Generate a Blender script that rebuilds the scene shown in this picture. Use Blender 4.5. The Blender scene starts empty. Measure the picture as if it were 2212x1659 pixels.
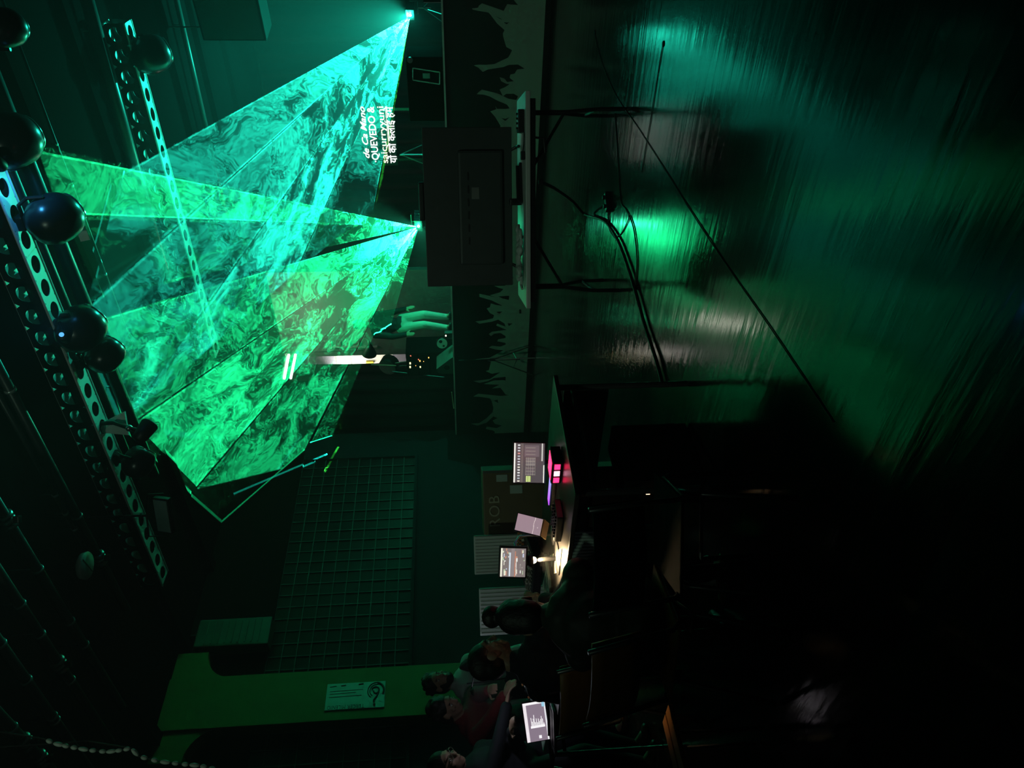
import bpy, bmesh, math, random
from mathutils import Vector as V, Matrix, Euler
from mathutils.geometry import tessellate_polygon
random.seed(7)
SC = bpy.context.scene
COL = SC.collection
PI = math.pi

# ---------------------------------------------------------------- camera (held on its side: world up is image left)
F = 1600.0
EYE = 1.28
PIT = math.atan(119 / F)
RA = math.atan(0.03)
fwd = V((0, math.cos(PIT), -math.sin(PIT)))
upv = V((0, math.sin(PIT), math.cos(PIT)))
rgt = V((1, 0, 0))
ix = -math.cos(RA) * upv - math.sin(RA) * rgt
iy = math.sin(RA) * upv - math.cos(RA) * rgt
C0 = V((0, 0, EYE))
cam = bpy.data.cameras.new('camera')
camo = bpy.data.objects.new('camera', cam)
COL.objects.link(camo)
cam.sensor_width = 36
cam.lens = 36 * F / 2212
cam.clip_start = 0.05
cam.clip_end = 100
M_ = Matrix((ix, -iy, -fwd)).transposed().to_4x4()
M_.translation = C0
camo.matrix_world = M_
SC.camera = camo

# ---------------------------------------------------------------- world, exposure
wd = bpy.data.worlds.new('night')
SC.world = wd
wd.use_nodes = True
wd.node_tree.nodes['Background'].inputs[0].default_value = (0.25, 0.6, 0.45, 1)
wd.node_tree.nodes['Background'].inputs[1].default_value = 0.004
SC.view_settings.view_transform = 'Standard'
SC.view_settings.look = 'None'
SC.view_settings.exposure = 0.0
SC.view_settings.gamma = 1.0
SC.view_settings.use_curve_mapping = False
SC.cycles.use_denoising = True
SC.cycles.use_adaptive_sampling = True
SC.cycles.adaptive_threshold = 0.05
SC.cycles.adaptive_min_samples = 10
SC.cycles.max_bounces = 5
SC.cycles.diffuse_bounces = 2
SC.cycles.glossy_bounces = 3
SC.cycles.transmission_bounces = 4
SC.cycles.volume_bounces = 0
SC.cycles.volume_max_steps = 8
SC.cycles.volume_step_rate = 4.0
SC.cycles.transparent_max_bounces = 24
SC.cycles.sample_clamp_indirect = 4.0

# ---------------------------------------------------------------- pixel rays and the room's own axes
def ray(x, y): return fwd + ix * ((x - 1106) / F) + iy * ((y - 829.5) / F)
def pz(x, y, z):
    d = ray(x, y); return C0 + d * ((z - EYE) / d.z)
def pd(x, y, D):
    d = ray(x, y); return C0 + d * (D / d.y)
TH = math.radians(41)
NA = V((math.sin(TH), math.cos(TH), 0))       # from the hall into the stage
EA = V((math.cos(TH), -math.sin(TH), 0))      # along the stage front, to the right
UP = V((0, 0, 1))
def W(a, s, z): return NA * a + EA * s + UP * z
def pa(x, y, a):
    d = ray(x, y); return C0 + d * (a / d.dot(NA))
def ps(x, y, s):
    d = ray(x, y); return C0 + d * (s / d.dot(EA))
def s_of(p): return p.dot(EA)
def a_of(p): return p.dot(NA)
ROOMROT = math.atan2(EA.y, EA.x)              # local x = EA, local y = NA
STAGE_A, STAGE_Z = 9.75, 1.33
WALL_S = -9.67

# laser apertures on the stage
L1 = pd(886, 35, 11.7)
L2 = pd(904, 490, 12.3)
ZC = 5.08
TEAL, GREEN, LIME = (0.016, 1.0, 0.66), (0.010, 1.0, 0.30), (0.04, 0.8, 0.05)
#   (source, pixel+height or depth A, same B, colour, strength, smoke amount, fill)
FANS = [
    (L2, pz(84, 326, ZC), pz(130, 462, ZC), GREEN, 2.1, 1.0, 0.52),
    (L2, pz(140, 470, ZC), pz(215, 640, ZC), GREEN, 0.5, 0.9, 0.30),
    (L2, pz(226, 688, ZC), pz(290, 909, ZC), GREEN, 1.45, 1.0, 0.47),
    (L2, pz(291, 915, ZC), pz(424, 1050, ZC), GREEN, 1.25, 1.0, 0.47),
    (L2, pz(426, 1056, ZC), pd(640, 1005, 13.6), GREEN, 0.5, 1.7, 0.43),
    (L2, pd(650, 1000, 13.8), pd(778, 935, 14.0), GREEN, 0.45, 0.8, 0.34),
    (L1, pz(262, 377, ZC), pz(186, 662, ZC), TEAL, 1.15, 1.0, 0.44),
    (L1, pz(188, 668, ZC), pz(282, 892, ZC), TEAL, 1.15, 1.0, 0.47),
    (L1, pz(284, 899, ZC), pd(636, 590, 12.1), TEAL, 0.65, 1.8, 0.47),
    (L1, pd(642, 584, 12.1), pd(806, 452, 12.4), TEAL, 0.6, 1.8, 0.52),
    (L1, pd(812, 440, 12.3), pd(826, 385, 12.3), LIME, 0.12, 1.2, 0.5),
]
def laser_lamp(name, loc, power, basecol, lobes):
    """a laser projector: one lamp whose pattern is a set of thin fans plus a little stray light"""
    L = bpy.data.lights.new(name, 'POINT')
    L.energy = power
    L.shadow_soft_size = 0.0
    o = bpy.data.objects.new(name, L)
    COL.objects.link(o)
    o.location = loc
    L.use_nodes = True
    nt = L.node_tree
    em = nt.nodes['Emission']
    g = nt.nodes.new('ShaderNodeNewGeometry')
    def dot(v):
        d = nt.nodes.new('ShaderNodeVectorMath'); d.operation = 'DOT_PRODUCT'
        nt.links.new(g.outputs['Normal'], d.inputs[0]); d.inputs[1].default_value = v
        return d.outputs['Value']
    def mth(op, a, b=None):
        m = nt.nodes.new('ShaderNodeMath'); m.operation = op
        for k, q in enumerate((a, b)):
            if q is None: continue
            if isinstance(q, (int, float)): m.inputs[k].default_value = q
            else: nt.links.new(q, m.inputs[k])
        return m.outputs[0]
    tot = None
    for src, A, B, colr, st, _, _ in FANS:
        if src is not loc: continue
        a, b = (A - loc).normalized(), (B - loc).normalized()
        n = a.cross(b).normalized()
        mid = (a + b).normalized()
        th = 0.0030
        mr = nt.nodes.new('ShaderNodeMapRange')
        nt.links.new(mth('ABSOLUTE', dot(n)), mr.inputs[0])
        mr.inputs[1].default_value = th * 0.6; mr.inputs[2].default_value = th
        mr.inputs[3].default_value = 1; mr.inputs[4].default_value = 0
        lim = mth('GREATER_THAN', mth('MULTIPLY', dot(mid), SIGN), mid.dot(a) - 0.0004)
        half = math.acos(max(-1, min(1, mid.dot(a))))
        core = mth('GREATER_THAN', mth('MULTIPLY', dot(mid), SIGN), math.cos(max(0.0, half - 0.0035)))
        edge = mth('MULTIPLY_ADD', core, -EDGE); edge.node.inputs[2].default_value = 1.0 + EDGE   # the scanner dwells at both ends of its sweep
        m = mth('MULTIPLY', mth('MULTIPLY', mth('MULTIPLY', mr.outputs[0], lim), edge), st)
        c = nt.nodes.new('ShaderNodeVectorMath'); c.operation = 'SCALE'
        c.inputs[0].default_value = colr
        nt.links.new(m, c.inputs['Scale'])
        if tot is None: tot = c.outputs[0]
        else:
            ad = nt.nodes.new('ShaderNodeVectorMath'); ad.operation = 'ADD'
            nt.links.new(tot, ad.inputs[0]); nt.links.new(c.outputs[0], ad.inputs[1]); tot = ad.outputs[0]
    # stray light round the aperture: a few soft lobes (axis, cosine of edge, cosine of core, rest, strength)
    for axis, c0, c1, rest, amt in lobes:
        sp = nt.nodes.new('ShaderNodeMapRange'); sp.interpolation_type = 'SMOOTHSTEP'
        nt.links.new(mth('MULTIPLY', dot(V(axis).normalized()), SIGN), sp.inputs[0])
        sp.inputs[1].default_value = c0; sp.inputs[2].default_value = c1; sp.inputs[3].default_value = rest; sp.inputs[4].default_value = 1.0
        sv = nt.nodes.new('ShaderNodeVectorMath'); sv.operation = 'SCALE'; sv.inputs[0].default_value = V(basecol) * amt
        nt.links.new(sp.outputs[0], sv.inputs['Scale'])
        ad = nt.nodes.new('ShaderNodeVectorMath'); ad.operation = 'ADD'
        nt.links.new(tot, ad.inputs[0]); nt.links.new(sv.outputs[0], ad.inputs[1]); tot = ad.outputs[0]
    nt.links.new(tot, em.inputs[0])
    em.inputs[1].default_value = 1.0
    return o
SIGN, EDGE = 1.0, 1.6
laser_lamp('laser_light', L1, 330000, TEAL, [(pz(110, 330, ZC) - L1, 0.92, 0.995, 0.008, 0.0034), (pd(560, 20, 11.5) - L1, 0.35, 0.95, 0.02, 0.0045)])
laser_lamp('laser_light', L2, 330000, (0.04, 1.0, 0.5), [(pz(70, 480, ZC) - L2, 0.92, 0.995, 0.008, 0.0026), (pd(1000, 680, 12.0) - L2, 0.45, 0.95, 0.03, 0.0004)])
def lamp(kind, name, loc, energy, color, size=0.1, aim=None, angle=None, blend=0.4, sy=None):
    L = bpy.data.lights.new(name, kind)
    L.energy = energy; L.color = color
    if kind == 'AREA':
        L.size = size
        if sy: L.shape = 'RECTANGLE'; L.size_y = sy
    else: L.shadow_soft_size = size
    if angle: L.spot_size = angle; L.spot_blend = blend
    o = bpy.data.objects.new(name, L); COL.objects.link(o); o.location = loc
    if aim is not None: o.rotation_euler = (V(aim) - V(loc)).to_track_quat('-Z', 'Y').to_euler()
    return o

# added fill light, unseen behind the viewer, brightening what faces the hall
lamp('SPOT', 'hall_fill_light', W(-2.0, -1.5, 4.9), 150, (0.62, 1.0, 0.72), 0.12, W(9.75, -3.6, 0.8), math.radians(66), 1.0)

# ---------------------------------------------------------------- materials
MATS = {}
def mat(name, col, rough=0.6, metal=0.0, var=0.25, scale=8.0, bump=0.05, emit=None, strength=0.0, spec=0.5, stretch=(1, 1, 1), alpha=None, trans=0.0):
    if name in MATS: return MATS[name]
    m = bpy.data.materials.new(name); m.use_nodes = True
    nt = m.node_tree; b = nt.nodes['Principled BSDF']
    tc = nt.nodes.new('ShaderNodeTexCoord'); mp = nt.nodes.new('ShaderNodeMapping')
    mp.inputs['Scale'].default_value = stretch
    nt.links.new(tc.outputs['Object'], mp.inputs[0])
    n = nt.nodes.new('ShaderNodeTexNoise'); n.inputs['Scale'].default_value = scale; n.inputs['Detail'].default_value = 4
    nt.links.new(mp.outputs[0], n.inputs['Vector'])
    mx = nt.nodes.new('ShaderNodeMix'); mx.data_type = 'RGBA'
    c = V(col)
    mx.inputs[6].default_value = (*(c * (1 - var)), 1); mx.inputs[7].default_value = (*[min(1, q * (1 + var)) for q in c], 1)
    nt.links.new(n.outputs[0], mx.inputs[0]); nt.links.new(mx.outputs[2], b.inputs['Base Color'])
    b.inputs['Roughness'].default_value = rough; b.inputs['Metallic'].default_value = metal
    b.inputs['Specular IOR Level'].default_value = spec
    if trans: b.inputs['Transmission Weight'].default_value = trans
    if bump:
        bp = nt.nodes.new('ShaderNodeBump'); bp.inputs['Strength'].default_value = bump; bp.inputs['Distance'].default_value = 0.02
        nt.links.new(n.outputs[0], bp.inputs['Height']); nt.links.new(bp.outputs[0], b.inputs['Normal'])
    if emit: b.inputs['Emission Color'].default_value = (*emit, 1); b.inputs['Emission Strength'].default_value = strength
    MATS[name] = m
    return m
def glowmat(name, col, st):
    m = mat(name, (0.02, 0.02, 0.02), 0.3, emit=col, strength=st, bump=0, var=0)
    m.cycles.emission_sampling = 'NONE'      # small glows: found by bounce rays, lamps are sampled directly
    return m
BLACK = mat('black_plastic', (0.012, 0.012, 0.013), 0.45)
BLACKMETAL = mat('black_metal', (0.015, 0.015, 0.016), 0.35, 0.3)
STEEL = mat('brushed_steel', (0.5, 0.5, 0.5), 0.32, 1.0, 0.15, 30)
ALU = mat('pale_aluminium', (0.78, 0.79, 0.78), 0.5, 0.0, 0.12, 14)
PIPE = mat('painted_pipe', (0.05, 0.055, 0.055), 0.4, 0.2)
WHITEPL = mat('white_plastic', (0.7, 0.7, 0.68), 0.5)
RUBBER = mat('rubber_cable', (0.012, 0.012, 0.012), 0.6)
CURT = mat('black_curtain_cloth', (0.012, 0.012, 0.013), 0.95, bump=0.1)
SKIN = mat('skin', (0.45, 0.27, 0.19), 0.5, var=0.12, scale=20)
HAIR = mat('dark_hair', (0.012, 0.009, 0.008), 0.55, var=0.5, scale=60, bump=0.3, stretch=(1, 1, 0.2))
WOOD = mat('orange_plywood', (0.42, 0.17, 0.05), 0.45, var=0.3, scale=6, stretch=(1, 6, 6))
TUBE = mat('grey_tube', (0.22, 0.22, 0.22), 0.35, 0.8)

# ---------------------------------------------------------------- mesh helpers
class B:
    def __init__(s): s.bm = bmesh.new()
    def box(s, c, d, rot=None, bev=0.0):
        r = bmesh.ops.create_cube(s.bm, size=1)
        vs = r['verts']
        m = Matrix.Diagonal((d[0], d[1], d[2], 1))
        if rot is not None: m = (rot.to_matrix() if isinstance(rot, Euler) else rot).to_4x4() @ m
        m = Matrix.Translation(V(c)) @ m
        bmesh.ops.transform(s.bm, matrix=m, verts=vs)
        if bev:
            es = list({e for v in vs for e in v.link_edges})
            bmesh.ops.bevel(s.bm, geom=es, offset=bev, segments=2, affect='EDGES', profile=0.6)
        return s
    def tube(s, p0, p1, r0, r1=None, n=10, cap=True):
        p0, p1 = V(p0), V(p1); r1 = r0 if r1 is None else r1
        d = p1 - p0
        if d.length < 1e-6: return s
        q = d.to_track_quat('Z', 'Y').to_matrix().to_4x4()
        m = Matrix.Translation((p0 + p1) / 2) @ q
        bmesh.ops.create_cone(s.bm, cap_ends=cap, segments=n, radius1=r0, radius2=r1, depth=d.length, matrix=m)
        return s
    def ball(s, c, r, n=2, rot=None):
        r = (r, r, r) if isinstance(r, (int, float)) else r
        m = Matrix.Diagonal((*r, 1))
        if rot is not None: m = rot.to_4x4() @ m
        bmesh.ops.create_icosphere(s.bm, subdivisions=n, radius=1, matrix=Matrix.Translation(V(c)) @ m)
        return s
    def path(s, pts, r, n=8):
        pts = [V(p) for p in pts]
        rings = []
        for i, p in enumerate(pts):
            t = (pts[min(i + 1, len(pts) - 1)] - pts[max(i - 1, 0)]).normalized()
            q = t.to_track_quat('Z', 'Y').to_matrix()
            rings.append([s.bm.verts.new(p + q @ V((math.cos(2 * PI * k / n) * r, math.sin(2 * PI * k / n) * r, 0))) for k in range(n)])
        for a, b in zip(rings, rings[1:]):
            # keep twist low
            off = min(range(n), key=lambda o: sum((a[k].co - b[(k + o) % n].co).length for k in range(0, n, 2)))
            for k in range(n):
                try: s.bm.faces.new((a[k], a[(k + 1) % n], b[(k + 1 + off) % n], b[(k + off) % n]))
                except ValueError: pass
        for rg in (rings[0][::-1], rings[-1]):
            try: s.bm.faces.new(rg)
            except ValueError: pass
        return s
    def lathe(s, prof, n=24, m=None):
        m = m or Matrix()
        rings = []
        for r, z in prof:
            rings.append([s.bm.verts.new(m @ V((r * math.cos(2 * PI * k / n), r * math.sin(2 * PI * k / n), z))) for k in range(n)])
        for a, b in zip(rings, rings[1:]):
            for k in range(n): s.bm.faces.new((a[k], a[(k + 1) % n], b[(k + 1) % n], b[k]))
        s.bm.faces.new(rings[0][::-1]); s.bm.faces.new(rings[-1])
        return s
    def poly(s, pts, off=None):
        """flat polygon (list of 3-D points), given thickness off (vector)"""
        pts = [V(p) for p in pts]
        vs = [s.bm.verts.new(p) for p in pts]
        tris = tessellate_polygon([pts])
        ws = [s.bm.verts.new(p + off) for p in pts] if off is not None else None
        for t in tris:
            try:
                s.bm.faces.new([vs[i] for i in t])
                if ws: s.bm.faces.new([ws[i] for i in reversed(t)])
            except ValueError: pass
        if ws:
            k = len(vs)
            for i in range(k):
                try: s.bm.faces.new((vs[i], ws[i], ws[(i + 1) % k], vs[(i + 1) % k]))
                except ValueError: pass
        return s
    def quad(s, a, b, c, d):
        s.bm.faces.new([s.bm.verts.new(V(p)) for p in (a, b, c, d)]); return s
    def done(s, name, m, parent=None, smooth=False, norm=True):
        if norm: bmesh.ops.recalc_face_normals(s.bm, faces=s.bm.faces)
        me = bpy.data.meshes.new(name); s.bm.to_mesh(me); s.bm.free()
        for q in (m if isinstance(m, (list, tuple)) else [m]): me.materials.append(q)
        if smooth:
            for p in me.polygons: p.use_smooth = True
        o = bpy.data.objects.new(name, me); COL.objects.link(o)
        if parent is not None: o.parent = parent
        return o
def tag(o, label, cat, group=None, kind=None):
    o['label'] = label; o['category'] = cat
    if group: o['group'] = group
    if kind: o['kind'] = kind
    return o
def struct(o, label=None):
    o['kind'] = 'structure'
    if label: o['label'] = label
    return o
def thing(name, label, cat, loc=(0, 0, 0), rz=0.0, group=None, rot=None):
    o = bpy.data.objects.new(name, None); COL.objects.link(o)
    o.empty_display_size = 0.1
    o.location = loc; o.rotation_euler = rot if rot is not None else (0, 0, rz)
    return tag(o, label, cat, group)
def copy_tree(o, parent=None):
    c = o.copy(); COL.objects.link(c); c.parent = parent
    for ch in list(o.children): copy_tree(ch, c)
    return c
def remesh(bm, voxel, smooth=2):
    """melt overlapping closed shapes into one continuous surface"""
    me = bpy.data.meshes.new('tmp'); bm.to_mesh(me); bm.free()
    o = bpy.data.objects.new('tmp', me); COL.objects.link(o)
    r = o.modifiers.new('r', 'REMESH'); r.mode = 'VOXEL'; r.voxel_size = voxel; r.use_smooth_shade = True
    if smooth:
        k = o.modifiers.new('s', 'SMOOTH'); k.iterations = smooth; k.factor = 0.5
    dg = bpy.context.evaluated_depsgraph_get()
    res = bpy.data.meshes.new_from_object(o.evaluated_get(dg))
    bpy.data.objects.remove(o); bpy.data.meshes.remove(me)
    return res
def blob(name, b, voxel, m, parent=None, smooth=2):
    me = remesh(b.bm, voxel, smooth)
    me.name = name; me.materials.clear(); me.materials.append(m)
    for p in me.polygons: p.use_smooth = True
    o = bpy.data.objects.new(name, me); COL.objects.link(o)
    if parent is not None: o.parent = parent
    return o
def text_mesh(name, txt, size, m, parent, loc, rot, shear=0.0, offset=0.0, space=1.0, sx=1.0, ext=0.002):
    cu = bpy.data.curves.new(name, 'FONT'); cu.body = txt; cu.size = size; cu.shear = shear; cu.offset = offset
    cu.space_character = space; cu.extrude = ext; cu.resolution_u = 3
    t = bpy.data.objects.new('t', cu); COL.objects.link(t)
    me = bpy.data.meshes.new_from_object(t.evaluated_get(bpy.context.evaluated_depsgraph_get()))
    bpy.data.objects.remove(t)
    me.materials.clear(); me.materials.append(m); me.name = name
    me.transform(Matrix.Diagonal((sx, 1, 1, 1)))
    o = bpy.data.objects.new(name, me); COL.objects.link(o); o.parent = parent
    o.location = loc; o.rotation_euler = rot
    return o

# ================================================================ STRUCTURE
fl = bpy.data.materials.new('dark_floor'); fl.use_nodes = True
nt = fl.node_tree; bs = nt.nodes['Principled BSDF']; bs.inputs['Specular IOR Level'].default_value = 0.26
tc = nt.nodes.new('ShaderNodeTexCoord'); mp = nt.nodes.new('ShaderNodeMapping'); mp.inputs['Scale'].default_value = (1.2, 9, 1)
mp.inputs['Rotation'].default_value = (0, 0, math.radians(8))
nt.links.new(tc.outputs['Object'], mp.inputs[0])
nz = nt.nodes.new('ShaderNodeTexNoise'); nz.inputs['Scale'].default_value = 1.3; nz.inputs['Detail'].default_value = 7; nt.links.new(mp.outputs[0], nz.inputs['Vector'])
nz2 = nt.nodes.new('ShaderNodeTexNoise'); nz2.inputs['Scale'].default_value = 0.9; nz2.inputs['Detail'].default_value = 6; nt.links.new(tc.outputs['Object'], nz2.inputs['Vector'])
rr = nt.nodes.new('ShaderNodeMapRange'); nt.links.new(nz2.outputs[0], rr.inputs[0]); rr.inputs[1].default_value = 0.3; rr.inputs[2].default_value = 0.7; rr.inputs[3].default_value = 0.10; rr.inputs[4].default_value = 0.20
nt.links.new(rr.outputs[0], bs.inputs['Roughness'])
cr = nt.nodes.new('ShaderNodeValToRGB'); nt.links.new(nz.outputs[0], cr.inputs[0])
cr.color_ramp.elements[0].position = 0.35; cr.color_ramp.elements[0].color = (0.010, 0.011, 0.011, 1)
cr.color_ramp.elements[1].position = 0.7; cr.color_ramp.elements[1].color = (0.026, 0.027, 0.026, 1)
nt.links.new(cr.outputs[0], bs.inputs['Base Color'])
bu = nt.nodes.new('ShaderNodeBump'); bu.inputs['Strength'].default_value = 0.12; bu.inputs['Distance'].default_value = 0.02
nt.links.new(nz.outputs[0], bu.inputs['Height']); nt.links.new(bu.outputs[0], bs.inputs['Normal'])
def room_box(name, a0, a1, s0, s1, z0, z1, m, parent=None, bev=0):
    b = B(); b.box(((s0 + s1) / 2, (a0 + a1) / 2, (z0 + z1) / 2), (abs(s1 - s0), abs(a1 - a0), abs(z1 - z0)), bev=bev)
    o = b.done(name, m, parent)
    if parent is None: o.rotation_euler = (0, 0, ROOMROT)
    return o
ROOM_S1, ROOM_A0, ROOM_A1, CEIL = 5.0, -3.0, 18.5, 5.15
WING_S, PROS_A = -15.0, STAGE_A + 0.12
struct(room_box('floor', ROOM_A0, ROOM_A1, WING_S, ROOM_S1, -0.1, 0, fl))
CEILM = mat('dark_ceiling', (0.004, 0.0043, 0.0043), 0.95, scale=2, spec=0.0)
cei = struct(room_box('ceiling', ROOM_A0, ROOM_A1, WING_S, ROOM_S1, CEIL, CEIL + 0.15, CEILM))
for k in range(9):
    a = 3.0 + k * 1.35
    room_box('joist', a - 0.07, a + 0.07, WALL_S, ROOM_S1, CEIL - 0.09, CEIL, CEILM, cei)
WALLM = mat('dark_blue_wall', (0.009, 0.012, 0.017), 0.8, scale=3, spec=0.15)
YEL = mat('olive_yellow_paint', (0.15, 0.15, 0.03), 0.7, scale=4, var=0.15)
# left side wall: dado, glazed bands, upper wall, one yellow pillar with haunches
zb, zt = 2.06, 4.02
a_w0, a_w1 = a_of(ps(880, 1450, WALL_S)), a_of(ps(880, 985, WALL_S))
a_p0, a_p1 = a_of(ps(880, 1566, WALL_S)), a_of(ps(880, 1459, WALL_S))
wl = struct(room_box('wall_left', ROOM_A0, PROS_A, WALL_S - 0.25, WALL_S, 0, zb, WALLM))
room_box('upper_wall', ROOM_A0, PROS_A, WALL_S - 0.25, WALL_S, zt, CEIL, mat('dark_upper_wall', (0.004, 0.0045, 0.0045), 0.9, spec=0.05), wl)
room_box('wall_pier', a_w1 + 0.0, PROS_A, WALL_S - 0.25, WALL_S, zb, zt, WALLM, wl)
room_box('sill_ledge', ROOM_A0, a_w1, WALL_S, WALL_S + 0.06, zb - 0.05, zb, WALLM, wl)
PANE = mat('dark_window_glass', (0.005, 0.007, 0.008), 0.4, spec=0.08, bump=0.02)
MULL = mat('grey_mullion', (0.03, 0.034, 0.034), 0.6)
def grid_window(name, a0, a1, label):
    w = bpy.data.objects.new(name, None); COL.objects.link(w); w.rotation_euler = (0, 0, ROOMROT)
    struct(w, label)
    nc, nr = max(1, round((a1 - a0) / 0.2)), 10
    da, dz = (a1 - a0) / nc, (zt - zb) / nr
    pb = B(); pb.box((0, 0, 0), (0.02, da - 0.014, dz - 0.014)); p0 = pb.done('pane', PANE, w)
    first = True
    for i in range(nc):
        for j in range(nr):
            o = p0 if first else p0.copy()
            if not first: COL.objects.link(o)
            first = False
            o.parent = w
            o.location = (WALL_S - 0.05 + random.uniform(-.003, .003), a0 + (i + .5) * da, zb + (j + .5) * dz)
            o.rotation_euler = (0, random.uniform(-.008, .008), random.uniform(-.008, .008))
    b = B()
    for i in range(nc + 1): b.box((WALL_S - 0.045, a0 + i * da, (zb + zt) / 2), (0.05, 0.014, zt - zb))
    for j in range(nr + 1): b.box((WALL_S - 0.045, (a0 + a1) / 2, zb + j * dz), (0.046, a1 - a0, 0.014))
    b.done('mullion_grid', MULL, w)
grid_window('window_1', a_p1, a_w1, 'large dark grid window between the stage and the yellow pillar')
grid_window('window_2', a_p0 - 1.6, a_p0, 'dark grid window on the far side of the yellow pillar from the stage')
room_box('wall_pier', ROOM_A0, a_p0 - 1.6, WALL_S - 0.25, WALL_S, zb, zt, WALLM, wl)
# pillar with curved haunches at its head
b = B(); b.box((WALL_S + 0.13, (a_p0 + a_p1) / 2, CEIL / 2), (0.26, a_p1 - a_p0, CEIL))
pil = b.done('trim_1', YEL); pil.rotation_euler = (0, 0, ROOMROT); struct(pil, 'olive yellow pillar on the side wall carrying a pale plaque')
for sgn, ae in ((1, a_p1), (-1, a_p0)):
    b = B(); pts = []
    zh, R = 4.75, 0.38
    for k in range(9):
        t = k / 8 * PI / 2
        pts.append(V((WALL_S + 0.005, ae + sgn * R * (1 - math.cos(t)), zh - R + R * math.sin(t))))
    pts += [V((WALL_S + 0.005, ae + sgn * R, CEIL)), V((WALL_S + 0.005, ae, CEIL))]
    b.poly(pts, V((0.22, 0, 0))); b.done('haunch', YEL, pil)
# a pale box panel on the upper wall
pB = ps(508, 1374, WALL_S + 0.12)
b = B(); b.box((0, 0, 0), (0.24, 0.42, 1.0), bev=0.02)
vb = thing('wall_box', 'tall pale grey box hung high on the dark side wall above the grid window', 'vent box', pB, ROOMROT)
b.done('case', mat('pale_grey_paint', (0.06, 0.075, 0.06), 0.6), vb)
b = B()
for k in range(9): b.box((0.125, 0, -0.36 + k * 0.09), (0.012, 0.34, 0.02))
b.done('louvre', mat('pale_grey_paint', (0.06, 0.075, 0.06), 0.6), vb)
for yy in (-.1, .1):
    b = B(); b.tube((-0.10, yy, 0.5), (-0.10, yy, CEIL - pB.z), 0.012); b.done('hanger', PIPE, vb)
struct(room_box('wall_right', ROOM_A0, ROOM_A1, ROOM_S1, ROOM_S1 + 0.2, 0, CEIL, WALLM))

# stage platform
STM = mat('dark_stage_paint', (0.025, 0.028, 0.03), 0.6, scale=3)
st = struct(room_box('floor_stage', STAGE_A, ROOM_A1, WALL_S + 0.02, ROOM_S1 - 0.02, 0.001, STAGE_Z, STM), 'raised dark stage platform')
room_box('wing_floor', PROS_A, ROOM_A1, WING_S, WALL_S + 0.02, 0.001, STAGE_Z, STM, st)
room_box('stage_nosing', STAGE_A - 0.025, STAGE_A + 0.03, WALL_S + 0.02, ROOM_S1 - 0.02, STAGE_Z - 0.02, STAGE_Z + 0.004, ALU, st)
room_box('stage_plinth', STAGE_A - 0.02, STAGE_A, WALL_S + 0.02, ROOM_S1 - 0.02, 0.001, 0.07, mat('black_plinth', (0.006, 0.006, 0.006), 0.8), st)
# painted crowd along the stage front (flat paint)
CROWD = mat('pale_crowd_paint', (0.55, 0.56, 0.50), 0.7, var=0.1, scale=4)
cA = [(1210,60),(1080,50),(1060,90),(1040,130),(900,80),(780,40),(742,70),(735,92),(660,100),(670,115),(740,130),(860,150),(900,200),(960,280),(1050,360),(1030,400),(1035,440),(1070,560),(1140,600),(1110,660),(1090,690),(1000,730),(930,765),(820,775),(740,772),(680,780),(740,810),(790,860),(850,830),(1040,800),(1100,775),(1210,770),(1290,820),(1200,830),(1170,880),(1120,890),(1110,930),(1160,970),(1080,980),(1050,940),(990,920),(1010,970),(1070,1000),(1110,1005),(1060,1040),(990,1070),(960,1100),(920,1105),(1000,1130),(1030,1150),(1070,1120),(1160,1120),(1210,1150),(1190,1195),(1100,1180),(960,1115),(780,1070),(740,1100),(720,1125),(800,1130),(880,1155),(960,1200),(1080,1250),(1110,1295),(1060,1302),(960,1300),(940,1265),(950,1305),(880,1330),(940,1400),(1000,1500),(980,1659)]
cA = [(900 + x / 5.53, y / 5.53) for x, y in cA]
cB = [(770,350),(770,390),(740,410),(600,430),(595,475),(650,470),(780,432),(880,425),(930,445),(880,452),(860,480),(820,490),(850,518),(740,520),(790,540),(830,550),(800,580),(700,610),(760,630),(600,595),(600,625),(720,660),(820,710),(760,703),(710,688),(700,725),(670,735),(700,780),(740,800),(730,830),(640,850),(560,860),(600,882),(720,862),(780,842),(840,880),(850,910),(770,880),(760,900),(860,940),(720,958),(690,980),(710,1000),(740,978),(800,970),(850,1000),(850,1018),(780,1030),(770,1050),(850,1065),(850,1082),(800,1100),(720,1092),(690,1110),(760,1130),(830,1135),(700,1205),(560,1222),(660,1230),(710,1245),(690,1325),(660,1335),(720,1360),(800,1345),(700,1410),(540,1430),(600,1447),(680,1430),(740,1400),(850,1390),(850,1420),(740,1424),(640,1458),(790,1465),(720,1500),(800,1495),(820,1520),(850,1558),(880,1565),(800,1572),(590,1550),(540,1577),(620,1582),(700,1595),(780,1640)]
cB = [(900 + x / 4.424, 500 + y / 4.424) for x, y in cB]
cC = [(620,370),(640,450),(630,500),(560,570),(470,630),(370,637),(450,660),(560,625),(640,550),(690,570),(630,600),(660,640),(740,660),(680,690),(560,672),(550,700),(640,720),(660,740),(640,770),(400,828),(480,834),(560,805),(720,835),(640,842),(850,885),(860,920),(570,930),(700,970),(380,1050),(460,1060),(700,1005),(720,1030),(640,1062),(860,1064)]
cC = [(950 + x / 5.53, 800 + y / 5.53) for x, y in cC]
cC = [(950 + 690 / 5.53, 800 + 350 / 5.53)] + cC
def loc_(q): return V((s_of(q), a_of(q), q.z))
def crowd(outl):
    P = [pa(x, y, STAGE_A - 0.004) for x, y in outl]
    q0, q1 = P[0].copy(), P[-1].copy()
    q0.z = 0.07; q1.z = 0.07
    P = [q0] + P + [q1]
    b = B(); b.poly([V((s_of(q), a_of(q), q.z)) for q in P])
    return b.done('crowd_silhouette', CROWD, st)
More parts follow.
